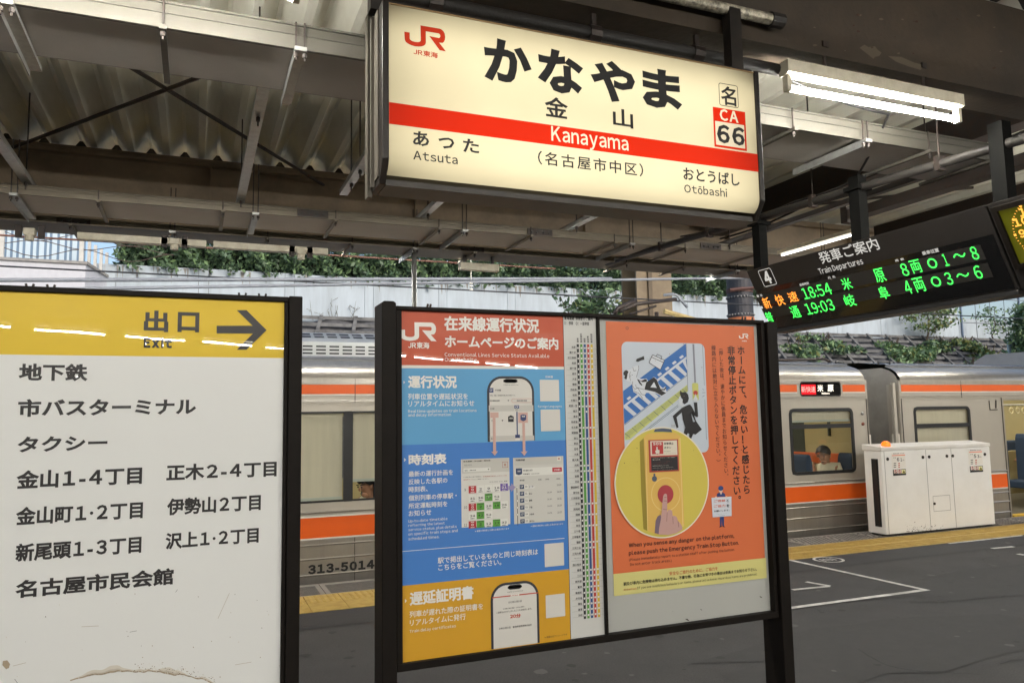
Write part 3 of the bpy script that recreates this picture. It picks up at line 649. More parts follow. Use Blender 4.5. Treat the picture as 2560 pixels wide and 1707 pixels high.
for lbl, x in (('stub of channel with bright open end, next to the cream lamp holder', -.62), ('stub of channel with clamp, over the hedge', .0)):
    o = thing('channel_stub', lbl, 'steel channel', (x,7.62,3.6)); b = MB(); b.box(x-.03,x+.03,7.35,7.7,3.555,3.559); b.box(x-.03,x-.026,7.35,7.7,3.559,3.60); b.box(x+.026,x+.03,7.35,7.7,3.559,3.6); mesh_obj('channel_section', b, GALV, o)
# transverse support pipe and hangers for the departure board
o = thing('hanger_pipe', 'grey pipe crossing the platform above the departure board', 'pipe', (4.4,5,3.3))
mesh_obj('pipe_run', MB().tube([(4.4,1.2,3.13),(4.4,7.75,3.43)], .030, 10), PIPE, o, smooth=True)
cj = MB()
for y in (2.2,3.4,4.5,5.8,6.6): zc_ = 3.13+(y-1.2)/6.55*.3; cj.box(4.37,4.43,y-.02,y+.02,zc_-.045,zc_+.05); cj.tube([(4.4,y,zc_),(4.4,y,4.2)], .006, 5)
mesh_obj('pipe_clip', cj, IRON, o)
o = thing('cable_duct', 'black cable duct on the bracket of the front tray end', 'duct', (5.2,4.2,3.45)); b = MB(); b.box(5.15,5.27,3.0,4.9,3.30,3.38); b.box(5.12,5.30,4.86,4.93,3.27,3.41); mesh_obj('duct_body', b, IRON, o)
# ------------------------------------------------------------------ tube lamps
TUBE = emat('lit_tube', (1,.975,.91), LAMP)
TUBE_G = emat('lit_tube_girder', (1,.975,.91), LAMP*2.4)
def lamp_parts(o, x0, x1, y, z, along='X', tube=None):
    """body z is the tube height; returns nothing. tube centre y, z"""
    def bx(b, a0, a1, c0, c1, z0, z1): return b.box(a0,a1,y+c0,y+c1,z0,z1) if along == 'X' else b.box(y+c0,y+c1,a0,a1,z0,z1)
    def P(a, c, zz): return (a,y+c,zz) if along == 'X' else (y+c,a,zz)
    b = MB(); s = .055
    b.prism([(y-.036,z+.145),(y+.036,z+.145),(y+.036,z+.075),(y+.016,z+.066),(y-.016,z+.066),(y-.036,z+.075)], 'X' if along == 'X' else 'Y', x0-.04, x1+.04)
    mesh_obj('lamp_body', b, CREAM, o)
    for a in (x0-.02, x1+.02):
        h_ = MB(); bx(h_, a-.014, a+.014, -.018, .018, z-.02, z+.062); mesh_obj('lamp_holder', h_, CREAM, o)
    mesh_obj('tube', MB().tube([P(x0-.006,0,z),P(x1+.006,0,z)], .0165, 12), tube, o, smooth=True)
def lamp(label, x0, y, z, L=1.19, along='X', rod=True, group=None, name='tube_lamp'):
    o = thing(name, label, 'lamp', (x0,y,z) if along == 'X' else (y,x0,z), group); lamp_parts(o, x0, x0+L, y, z, along, TUBE_G if abs(y-3.09) < .01 else TUBE)
    if rod:
        r_ = MB()
        for a in (x0+.25, x0+L-.25):
            p = (a,y,z+.15) if along == 'X' else (y,a,z+.15); r_.tube([p,(p[0],p[1],z+.33)], .010, 6); r_.box(p[0]-.02,p[0]+.02,p[1]-.02,p[1]+.02,z+.27,z+.3)
        mesh_obj('hanger', r_, IRON, o)
    return o
LA = lamp('lit tube lamp under the girder, between the station sign and the roof corner', 2.911, 3.09, 3.38, 1.25)
_xe = W(728,-30,Y=3.09).x-1.25
for x, l in ((_xe,'lit tube lamp of the girder row over the near end of the station sign'),(-4.6,'lit tube lamp farther along the girder row, out past the exit sign'),(6.5,'lit tube lamp in the girder row beyond the departure board'),(10.2,'lit tube lamp of the girder row past the clock'),(13.9,'lit tube lamp at the far end of the girder row')): lamp(l, x, 3.09, 3.38, 1.25)
o = thing('tube_lamp', 'far lit tube lamp across the platform, seen under the departure board hangers', 'lamp', (5.81,5.42,3.33))
mesh_obj('lamp_body', MB().box(5.775,5.845,5.40,6.45,3.362,3.40), CREAM, o); mesh_obj('tube', MB().tube([(5.81,5.42,3.345),(5.81,6.43,3.345)], .009, 10), emat('far_tube', (1,.97,.9), 3.0), o)
lamp('farthest lit tube lamp across the platform, past the clock', 5.3, 11.0, 3.3, 1.2, 'Y')
for y_ in (-1.0, -3.0):
    for k in range(9): lamp('lit tube lamp overhead on the near side of the platform', -5.0+k*1.75, y_, 3.29, group='tube lamps over the near side')
# cream lamps along the platform edge, seen from behind
for x, l in ((-1.0,'cream edge lamp seen from behind, nearer the abutment'),(.12,'cream edge lamp seen from behind, above the hedge')):
    o = thing('edge_lamp', l, 'lamp', (x,7.62,3.3)); zc_ = 3.305
    mesh_obj('lamp_body', MB().box(x,x+1.06,7.60,7.68,zc_-.012,zc_+.05), CREAM, o, bevel=.004)
for q, l in (((75,590),'cream lamp holder box near the abutment end of the edge lamps'),((436,614),'cream lamp holder box between the two edge lamps'),((752,638),'cream lamp holder box at the hedge end of the edge lamps')):
    p = W(*q, Y=7.62); o = thing('lamp_socket', l, 'lamp holder', p); mesh_obj('socket_box', MB().box(p.x-.045,p.x+.045,7.56,7.66,p.z-.0,p.z+.06), CREAM, o, bevel=.008)
    mesh_obj('tube_cap', MB().tube([(p.x,7.6,p.z-.045),(p.x,7.6,p.z)], .035, 12), CREAM, o); mesh_obj('bracket', MB().box(p.x-.11,p.x-.06,7.6,7.64,p.z-.02,p.z+.09).box(p.x+.06,p.x+.11,7.6,7.64,p.z-.02,p.z+.09), IRON, o)
p, q = W(1149,656,Y=7.75), W(1246,680,Y=7.75)
o = thing('edge_box', 'short speckled white box hanging under the farthest tray', 'box', (p.x,7.75,p.z)); mesh_obj('box_body', MB().box(p.x,q.x,7.72,7.80,q.z,p.z), CREAM, o, bevel=.006); mesh_obj('hanger', MB().box(p.x+.05,p.x+.08,7.74,7.77,p.z,3.42).box(q.x-.08,q.x-.05,7.74,7.77,p.z,3.42), IRON, o)
for x, l in ((-2.9,'edge lamp above the farthest tray, over the abutment side'),(-.9,'edge lamp above the farthest tray, over the hedge'),(.7,'edge lamp above the farthest tray, over the gap between the boards'),(2.2,'edge lamp above the farthest tray, over the short white box'),(3.9,'edge lamp above the farthest tray, over the brown column'),(5.6,'edge lamp above the farthest tray, behind the departure board'),(7.4,'edge lamp over the red destination panel of the train'),(9.2,'edge lamp over the white cabinet'),(11.0,'edge lamp over the open train door')): lamp(l, x, 8.08, 3.475, rod=False, name='edge_lamp')
# lamps of the next platform behind the photographer: they are what shines in the covers of the boards
for k in range(12):
    x_ = -5.2+k*1.32; lp = lamp('lit tube lamp on the platform behind the photographer', x_, -11.0-.62*(x_+1), 3.3, group='lamps of the platform behind'); lp.rotation_euler.z = -math.atan(.62)
op = thing('opposite_canopy', 'brown canopy over the platform behind the photographer', 'canopy', (2,-11.2,3.6))
mesh_obj('roof_deck', MB().strip([(x,4.36 if i % 2 else 4.2) for i, x in enumerate(np.arange(-16,20,.15))], 'Y', -24.5, -6.9), DECK, op); mesh_obj('roof_cover', MB().box(-16,20,-24.6,-6.8,4.37,4.4), mat('roof_cover_dark', lin((60,56,50)), .9), op)
mesh_obj('girder', MB().box(-16,20,-11.0,-10.8,3.6,4.19), BROWN, op)
for x in (-12,-5.5,9.5,16): mesh_obj('column', MB().box(x-.15,x+.15,-11.05,-10.75,0,3.6), BROWN, op)
structure('opposite_platform', MB().box(-20,26,-24.5,-6.6,-1.3,0), mat('platform_concrete', lin((120,116,110)), .85))
sbd = thing('station_building', 'dark station building closing the view behind the photographer', 'building', (0,-27,-1.3)); mesh_obj('wall', MB().box(-45,50,-27.6,-27,-1.3,11), mat('building_wall', lin((52,49,45)), .85, var=.4, vscale=.8), sbd)  # unseen wall added to keep bright sky out of the glossy board covers
# drain pipe at the edge
o = thing('drain_pipe', 'slim grey pipe rising behind the blue poster board to the farthest tray', 'pipe', (2.145,7.66,0)); mesh_obj('pipe_run', MB().tube([(2.07,7.66,0),(2.07,7.66,3.42)], .027, 12), mat('pipe_grey', lin((150,150,146)), .5, .3, var=.4, vscale=20), o, smooth=True); mesh_obj('base_flange', MB().tube([(2.07,7.66,.0),(2.07,7.66,.02)], .06, 12), GALV, o)
# ------------------------------------------------------------------ train
STEEL = mat('train_stainless', lin((176,170,160)), .34, .85, var=.35, vscale=1.5, dark=lin((150,144,134)), bump=.02, bscale=8, stretch=(6,1,.6), rvar=.08)
STEELM = mat('train_steel_satin', lin((184,177,164)), .42, .3, var=.3, vscale=1.6, dark=lin((158,150,138)), stretch=(1,1,.35))
ORANGE = mat('train_orange_band', lin((236,98,22)), .35, var=.12, vscale=2)
WLINE = mat('train_white_line', lin((225,220,208)), .4)
RUB = mat('window_rubber_black', lin((24,24,25)), .45)
ROOFG = mat('train_roof_grey', lin((112,116,124)), .6, var=.5, vscale=3)
UNDER = mat('underframe_dark', lin((44,42,40)), .8, var=.4)
GLS = glass()
CRM = mat('interior_cream', lin((182,168,120)), .6, var=.15, vscale=2); CRMF = mat('interior_floor', lin((92,86,70)), .7)
BLUE = mat('seat_blue', lin((44,62,86)), .8, bump=.1, bscale=120); ORS = mat('seat_orange', lin((205,98,42)), .8, bump=.05)
BLIND = mat('window_blind', lin((232,226,208)), .75, var=.15, vscale=3, stretch=(4,1,.3)); BLINDB = mat('blind_bar', lin((205,212,205)), .4)
YS, YF = 8.40, 11.20; ZB, ZT_ = -.12, 2.115
def side_panels(mb, y, x0, x1, ops, z0, z1, th=.05):
    xs = x0
    for (a, b, c, d) in sorted(ops):
        mb.box(xs, a, y, y+th, z0, z1)
        if c > z0: mb.box(a, b, y, y+th, z0, c)
        mb.box(a, b, y, y+th, d, z1); xs = b
    mb.box(xs, x1, y, y+th, z0, z1)
def ring(mb, S, u0, u1, v0, v1, r, w_, t0, t1):
    """rounded frame standing off a flat side: outer rounded rect, opening w_ inside"""
    def loop(d):
        L = []
        for cx, cy, a0 in ((u1-r,v1-r,0),(u0+r,v1-r,90),(u0+r,v0+r,180),(u1-r,v0+r,270)):
            for k in range(7): a = math.radians(a0+15*k); L.append((cx+(r-d)*math.cos(a), cy+(r-d)*math.sin(a)))
        return L
    A, B = loop(0), loop(w_); n = len(A)
    V = [S.p(*p, t1) for p in A]+[S.p(*p, t1) for p in B]+[S.p(*p, t0) for p in A]+[S.p(*p, t0) for p in B]
    mb.add(V, [(i,(i+1)%n,n+(i+1)%n,n+i) for i in range(n)]+[(i,2*n+i,2*n+(i+1)%n,(i+1)%n) for i in range(n)]+[(n+i,n+(i+1)%n,3*n+(i+1)%n,3*n+i) for i in range(n)])
def train_car(label, x0, x1, wins, doors, upper, lower, ac):
    t = thing('train_car', label, 'train', ((x0+x1)/2, YS, -1.0), 'cars of the stainless commuter train'); S = Surf((0,YS,0),(1,0,0),(0,0,1))
    ops = [(a,b,c,d) for a,b,c,d,_ in wins]+[(a,b,ZB+.02 if op else ZB+.0,1.80) for a,b,op in doors]
    b = MB(); side_panels(b, YS, x0, x1, ops, ZB, 1.846); b.box(x0,x1,YS-.004,YS+.05,1.846,ZT_)
    side_panels(b, YF-.05, x0, x1, [(a,b_,.85,1.72) for a,b_,*_ in wins], ZB, ZT_)
    mesh_obj('side_wall', b, STEELM, t)
    r = MB(); prof = [(YS-.004,ZT_),(YS+.012,2.17),(YS+.06,2.235),(YS+.14,2.29),(YS+.27,2.335)]
    prof2 = prof+[(2*9.8-y,z) for y,z in prof[::-1]]
    r.strip(prof, 'X', x0+.03, x1-.03); r.strip([(19.6-y,z) for y,z in prof], 'X', x0+.03, x1-.03)
    mesh_obj('roof_shoulder', r, STEEL, t, smooth=True)
    r = MB(); r.strip([(YS+.27,2.336),(YS+.262,2.365),(YS+.30,2.372),(9.2,2.43),(9.8,2.45),(10.4,2.43),(19.6-YS-.30,2.372),(19.6-YS-.262,2.365),(19.6-YS-.27,2.336)], 'X', x0+.06, x1-.06)
    mesh_obj('roof', r, ROOFG, t)
    e = MB()
    for x, s in ((x0,1),(x1,-1)):
        P = [(YS+.03,ZB)]+[(y+.02,z-.02) for y,z in prof2]+[(YF-.03,ZB)]
        e.add([(x+s*.004,y,z) for y,z in P], [tuple(range(len(P)))])
    mesh_obj('end_wall', e, mat('train_end_grey', lin((168,163,154)), .45, .2, var=.4, vscale=3), t)
    g = MB()
    for x, s in ((x0,-1),(x1,1)):
        for y in (YS+.12, YS+.62, YS+.78, YS+1.0): g.box(min(x,x+s*.05),max(x,x+s*.05),y,y+.06,-.1,2.05)
    g.box(x0-.10,x0-.045,YS+.02,YS+.06,-.1,2.08) if x0 > 5 else None; mesh_obj('end_ribs', g, STEELM, t)
    cb = MB(); cb.box(x0+.02,x1-.02,YS-.012,YS-.004,2.052,2.112); cb.box(x0+.02,x1-.02,YS-.010,YS-.004,1.86,1.885)
    mesh_obj('cornice', cb, STEEL, t)
    k = MB(); k2 = MB()
    for a, c in upper: k.box(a,c,YS-.008,YS-.004,1.945,2.046); k2.box(a,c,YS-.009,YS-.004,1.928,1.942); k2.box(a,c,YS-.0085,YS-.004,2.048,2.051)
    mesh_obj('orange_stripe', k, ORANGE, t); mesh_obj('stripe_edge', k2, WLINE, t)
    k = MB(); k2 = MB()
    for a, c in lower: k.box(a,c,YS-.005,YS,.44,.649); k2.box(a,c,YS-.007,YS,.650,.668); k2.box(a,c,YS-.007,YS,.424,.439)
    mesh_obj('orange_stripe', k, ORANGE, t); mesh_obj('stripe_edge', k2, WLINE, t)
    k = MB()
    for a, c in lower:
        for z in (.366,.224,.061,.70): k.tube([(a,YS-.006,z),(c,YS-.006,z)], .011, 6)
        k.box(a,c,YS-.003,YS,-.11,.42)
    mesh_obj('lower_panel', k, STEEL, t); k = MB()
    for a, c in lower:
        for x in (a+.006, c-.006): k.box(x-.003,x+.003,YS-.0135,YS-.001,-.11,1.84)
    for x in np.arange(x0+1.3, x1-.4, 2.45): k.box(x-.0025,x+.0025,YS-.014,YS-.006,-.10,.42); k.box(x-.0025,x+.0025,YS-.014,YS-.004,1.85,2.11)
    mesh_obj('panel_seams', k, mat('seam_train', lin((84,80,74)), .7), t)
    for (a, c, z0, z1, kind) in wins:
        f = MB(); ring(f, S, a-.012, c+.012, z0-.012, z1+.012, .085 if kind != 'wide' else .02, .045 if kind != 'wide' else .02, -.012, .008)
        if kind == 'open': f.box(a+.02,c-.02,YS-.006,YS+.02,1.435,1.495)
        if kind == 'low': f.box(a+.02,c-.02,YS-.006,YS+.02,1.40,1.46)
        fr = mesh_obj('window_frame', f, RUB, t)
        mesh_obj('pane', MB().quad((a+.005,YS+.012,z0+.005),(c-.005,YS+.012,z0+.005),(c-.005,YS+.012,z1-.005),(a+.005,YS+.012,z1-.005)), GLS, fr)
        zb = {'wide': z0+.03, 'wide2': z0+.2, 'open': 1.545, 'low': 1.1}.get(kind, z0+.25)
        if kind == 'wide' and a > 1: zb = 1.02
        mesh_obj('blind', MB().box(a+.01,c-.01,YS+.045,YS+.05,zb,z1+.01), BLIND, t); mesh_obj('blind_bar', MB().box(a+.01,c-.01,YS+.035,YS+.055,zb-.022,zb+.008), BLINDB, t)
    for (a, c, op) in doors:
        if not op:
            for a1, c1 in ((a,(a+c)/2-.004),((a+c)/2+.004,c)):
                d = mesh_obj('door', MB().box(a1,a1+.16,YS+.012,YS+.045,ZB,1.8).box(c1-.16,c1,YS+.012,YS+.045,ZB,1.8).box(a1+.16,c1-.16,YS+.012,YS+.045,ZB,.85).box(a1+.16,c1-.16,YS+.012,YS+.045,1.6,1.8), STEELM, t)
                mesh_obj('pane', MB().quad((a1+.16,YS+.03,.85),(c1-.16,YS+.03,.85),(c1-.16,YS+.03,1.6),(a1+.16,YS+.03,1.6)), GLS, d)
        f = MB(); f.box(a-.035,a,YS-.006,YS+.06,ZB,1.8); f.box(c,c+.035,YS-.006,YS+.06,ZB,1.8); f.box(a-.035,c+.035,YS-.008,YS+.06,1.8,1.835)
        mesh_obj('door_frame', f, STEEL, t)
        if op:
            mesh_obj('door_sill', MB().box(a,c,YS-.03,YS+.12,-.06,-.005), mat('sill_yellow', lin((214,170,40)), .6, var=.3, vscale=8), t)
    i = MB(); i.box(x0+.05,x1-.05,YS+.06,YF-.06,-.10,-.01); mesh_obj('floor', i, CRMF, t)
    i = MB(); i.box(x0+.05,x1-.05,YS+.10,YF-.1,2.02,2.04)
    i.box(x0+.05,x0+.08,YS+.06,YF-.06,0,2.02); i.box(x1-.08,x1-.05,YS+.06,YF-.06,0,2.02)
    side_panels(i, YF-.075, x0+.1, x1-.1, [(a,b_,.85,1.72) for a,b_,*_ in wins], 0, 2.02, .02); mesh_obj('interior_lining', i, CRM, t)
    for a, c, *_ in wins: mesh_obj('pane', MB().quad((a,YF-.03,.85),(c,YF-.03,.85),(c,YF-.03,1.72),(a,YF-.03,1.72)), GLS, t)
    l = MB()
    for y in (9.35,10.25): l.box(x0+.5,x1-.5,y-.05,y+.05,1.995,2.015)
    mesh_obj('ceiling_light', l, emat('train_light', (1,.95,.84), 6.0), t)
    u = MB(); u.box(x0+.3,x1-.3,YS+.15,YF-.15,-1.0,-.13)
    for x in (x0+2.2,x1-2.2):
        for dx in (-1,1): u.tube([(x+dx,YS+.5,-.95),(x+dx,YS+.65,-.95)], .42, 18)
    mesh_obj('underframe', u, UNDER, t)
    for (a, c) in ac:
        m = MB(); m.prism([(YS+.55,2.38),(YS+.55,2.56),(YS+.62,2.60),(YS+.85,2.70),(10.3,2.72),(10.95-.4,2.60),(10.6,2.38)], 'X', a, c)
        u_ = mesh_obj('air_conditioner', m, mat('ac_cover', lin((170,172,172)), .4, .5, var=.2), t); v = MB()
        for x in np.arange(a+.06, c-.16, .15):
            if int((x-a)/.9) % 3 != 2 or True:
                for z in (2.42,2.46,2.50): v.box(x,x+.11,YS+.545,YS+.552,z,z+.018)
                for q in (.3,.7): v.add([(x,YS+.62+.23*q-.03,2.602+.10*q-.012),(x+.11,YS+.62+.23*q-.03,2.602+.10*q-.012),(x+.11,YS+.62+.23*q+.03,2.602+.10*q+.014),(x,YS+.62+.23*q+.03,2.602+.10*q+.014)], [(0,1,2,3)])
        mesh_obj('vent_slots', v, RUB, u_)
    return t
def seat(t, x, y0, y1, back=1, top=1.22):
    b = MB(); p = [(x,.36),(x,.9),(x+.012*back,top-.08),(x+.04*back,top),(x+.09*back,top),(x+.12*back,top-.08),(x+.13*back,.36)]
    b.prism([(q[0],q[1]) for q in p], 'Y', y0, y1); b.box(min(x,x-back*.45),max(x,x-back*.45),y0,y1,.30,.42)
    s = mesh_obj('seat', b, BLUE, t, bevel=.02)
    return s
A_W = [(-4.6,-2.0,.814,1.746,'wide'),(-.4,1.485,.814,1.746,'wide'),(1.57,3.3,.814,1.746,'wide'),(7.575,8.715,.815,1.705,'open')]
carA = train_car('stainless train car with orange stripes and a red destination panel, its end beside the cabinet', -9.5, 9.02, A_W,
    [(-1.75,-.62,0),(3.9,5.2,0)], [(-9.4,7.725),(8.557,8.98)], [(-9.45,-1.8),(-.57,3.85),(5.25,9.0)], [(-1.2,3.4)])
mesh_obj('window_pillar', MB().box(1.485,1.57,YS-.006,YS+.03,.80,1.76), RUB, carA)
B_W = [(9.935,11.115,.815,1.705,'low'),(13.75,15.3,.815,1.705,'low')]
carB = train_car('stainless train car with its door standing open, beyond the white cabinet', 9.66, 23.0, B_W, [(11.90,13.25,1)], [(9.70,22.9)], [(9.68,11.86),(13.3,22.9)], [(14.2,18.6)])
# orange stripe gap caps, number, destination panel, knobs
S = Surf((0,YS,0),(1,0,0),(0,0,1)); zG = Zm(740,760,.5353)
n_ = MB(); Print(S, Zm(0,1100,.40816)).text(n_, '313-5014', (1885,822), (2292,728), .055, .008); mesh_obj('car_number', n_, RUB, carA, fixn=False)
zd = Zm(1900,860,400/2352); pd = Print(S, zd)
d_ = MB(); pd.rrect(d_, [(588,557),(1162,557),(1162,762),(588,762)], .03, .012); dp = mesh_obj('destination_panel', d_, mat('led_glass_black', lin((30,28,26)), .1, coat=1), carA, fixn=False)
d_ = MB(); ring(d_, S, S.uv(*zd(580,557))[0], S.uv(*zd(1170,557))[0], S.uv(*zd(880,768))[1], S.uv(*zd(880,552))[1], .035, .012, 0, .016); mesh_obj('panel_frame', d_, RUB, dp)
d_ = MB(); pd.rect(d_, 597,595,806,742, .0135); mesh_obj('red_field', d_, emat('led_red', (1,.02,.03), .55), dp, fixn=False)
d_ = MB(); pd.text(d_, '新快速', (600,708), (800,620), .0, .0145); mesh_obj('lettering', d_, emat('led_pink', (1,.42,.36), .9), dp, fixn=False)
d_ = MB(); pd.text(d_, '米', (835,698), (915,598), .02, .0145).text(d_, '原', (985,698), (1068,598), .02, .0145).text(d_, 'Maibara', (898,738), (1008,708), .03, .0145); mesh_obj('lettering', d_, emat('led_warm_white', (1,.88,.72), .95), dp, fixn=False)
zk = Zm(1940,990,300/2240)
for q, m in (((1605,325), GALV), ((1616,515), mat('lamp_red_dull', lin((120,60,44)), .3, coat=1))):
    p = W(*zk(*q), Y=YS); mesh_obj('side_lamp', MB().ball((p.x,YS-.008,p.z), (.026,.022,.026), 14, 8), m, carA, smooth=True)
sb_ = MB(); sb_.box(9.06,9.11,YS+.06,YS+.09,.8,1.32); mesh_obj('end_step', sb_, WLINE, carA)
sb_ = MB(); sb_.box(9.56,9.6,YS+.06,YS+.09,.8,1.32); sb_.box(9.62,9.65,YS+.03,YS+.06,.8,1.32); mesh_obj('end_step', sb_, WLINE, carB)
for x0, x1 in ((9.03,9.3),(9.38,9.65)):
    bl = MB(); n = 7
    for k in range(n): xx = x0+(x1-x0)*k/n; bl.box(xx,xx+(x1-x0)/n*.6,9.25,10.35,.0,2.0); 
    for k in range(n): xx = x0+(x1-x0)*k/n; bl.box(xx+(x1-x0)/n*.6,xx+(x1-x0)/n,9.3,10.3,.03,1.97)
    mesh_obj('gangway_bellows', bl, RUB, carA if x0 < 9.2 else carB)
bf = MB(); bf.box(9.12,9.24,YS+.25,YS+.55,.55,1.18); mesh_obj('end_buffer', bf, mat('buffer_grey', lin((96,92,86)), .7), carA)
bf = MB(); bf.box(9.42,9.54,YS+.25,YS+.55,.55,1.18); mesh_obj('end_buffer', bf, mat('buffer_grey', lin((96,92,86)), .7), carB)
# roof gear: cables, grips, pantograph
rg = MB(); zr = Zm(1900,860,400/2352)
def rp(x, y, Y): p = W(*zr(x, y), Y=Y); return (p.x, Y, p.z)
for k, dy in enumerate((0,.07,.14)):
    rg.tube([rp(-300,240,8.95+dy), rp(200,238,8.95+dy), rp(640,228,8.95+dy), rp(780,225,8.95+dy), rp(860,212,8.95+dy), rp(940,214,8.95+dy), rp(1010,250,8.95+dy), rp(1048,310,8.95+dy)], .022, 7)
mesh_obj('roof_cables', rg, IRON, carA, smooth=True)
gp = MB()
for xs_, car in (((1115,1225), carA), ((1740,1905), carB)):
    gp = MB(); a, b = rp(xs_[0],295,8.75), rp(xs_[1],295,8.75); gp.tube([(a[0],8.75,2.37),(a[0],8.75,a[2]+.03),(b[0],8.75,b[2]+.03),(b[0],8.75,2.37)], .018, 6); mesh_obj('roof_grip', gp, RUB, car)
pg = MB(); q = lambda x, y: (lambda p: (p.x, 9.85, p.z))(W(x, y, Y=9.85))
pg.tube([q(1536,785), q(1545,770), q(1590,752)], .035, 7); pg.tube([q(1550,778), q(1590,760), q(1690,748)], .03, 7); pg.tube([q(1575,785), q(1640,765)], .02, 6)
base = q(1690,788); pg.tube([q(1560,800), (base[0]+.3,9.85,2.45)], .03, 6); pg.tube([(q(1600,790)[0],9.4,2.45),(q(1600,790)[0],9.4,q(1600,790)[2])], .03, 6)
pan = mesh_obj('pantograph_arm', pg, IRON, carA, smooth=True)
hn_ = MB()
for y in (9.45,10.2):
    f = lambda x, z: (lambda p: (p.x, y, p.z))(W(x, z, Y=y)); hn_.tube([f(1660,738), f(1682,735), f(1692,738), f(1718,768)], .022, 7)
mesh_obj('contact_horn', hn_, CABL, pan, smooth=True)
db = MB(); db.tube([q(1660,778), q(1760,806)], .04, 6); mesh_obj('base_bar', db, mat('pale_yellow_bar', lin((170,150,100)), .6), pan)
# interior fittings seen through the glass
def wx(px_, py, Y): return W(px_, py, Y=Y).x
x1_ = wx(2004,1150,8.72); x2_ = wx(2110,1150,8.6)
seat(carA, x1_, 8.50, 8.95, -1, W(2000,1136,Y=8.6).z); seat(carA, x2_, 8.47, 8.74, 1, W(2117,1132,Y=8.55).z)
ob_ = MB(); ob_.box(8.90,8.965,8.76,10.0,.5,W(2050,1132,Y=9.2).z); ob_.box(8.1,8.25,9.5,10.6,.5,1.22); mesh_obj('seat', ob_, ORS, carA, bevel=.02)
pt = MB(); pt.box(8.90,8.966,9.05,9.075,1.3,2.0); pt.box(8.93,8.966,9.6,10.4,.1,1.95); mesh_obj('partition', pt, mat('partition_dark', lin((70,76,66)), .5), carA)
nt_ = MB(); nt_.box(8.955,8.968,8.70,8.86,1.36,1.42); mesh_obj('wall_notice', nt_, mat('notice_pale_yellow', lin((226,220,160)), .5), carA)
for k in range(6): seat(carA, -4.3+k*.95+(.6 if k > 2 else 0), 8.62, 9.45, 1); 
for k in range(2): seat(carA, 2.0+k*.95, 8.62, 9.45, -1)
seat(carB, 10.3, 8.62, 9.45, 1); seat(carB, 13.6, 8.62, 9.45, 1)
# inside the open door: bench end panel, blue seat, strap rail
bx0 = wx(2522,1180,9.75)
sp_ = MB(); sp_.box(bx0, bx0+1.6, 9.75, 9.79, .12, W(2540,1125,Y=9.75).z); mesh_obj('bench_panel', sp_, CRM, carB, bevel=.02)
sp_ = MB(); sp_.box(bx0+.02, bx0+1.6, 9.80, 9.95, .5, W(2540,1100,Y=9.8).z); sp_.box(bx0-.18, bx0-.02, 9.7, 10.2, .2, W(2515,1100,Y=9.7).z); mesh_obj('seat', sp_, BLUE, carB, bevel=.04)
sr = MB(); zrr = W(2530,1012,Y=9.4).z; sr.tube([(11.5,9.4,zrr),(16,9.4,zrr)], .016, 8); mesh_obj('strap_rail', sr, GALV, carB)
for k in range(7):
    x = wx(2527,1015,9.4)+k*.17; s_ = MB(); s_.tube([(x,9.4,zrr),(x,9.4,zrr-.05)], .01, 5); s_.tube([(x+.05*math.cos(a),9.4,zrr-.10+.05*math.sin(a)) for a in np.linspace(0,math.tau,13)], .011, 6); mesh_obj('hanging_strap', s_, mat('strap_cream', lin((228,218,180)), .5), carB)
hb = MB(); hb.box(11.2,16,YS+.12,YS+.8,1.82,1.98); mesh_obj('overhead_panel', hb, mat('panel_bright_cream', lin((232,222,170)), .5), carB)
zz_ = Zm(2360,940,200/784); pz = lambda x, y: (lambda p: (p.x, YS-.006, p.z))(W(*zz_(x, y), Y=YS))
sb2 = MB(); sb2.tube([pz(438,240), pz(448,330), pz(518,328)], .008, 5); sb2.tube([pz(505,235), pz(505,315)], .012, 5); mesh_obj('side_holder', sb2, IRON, carB)
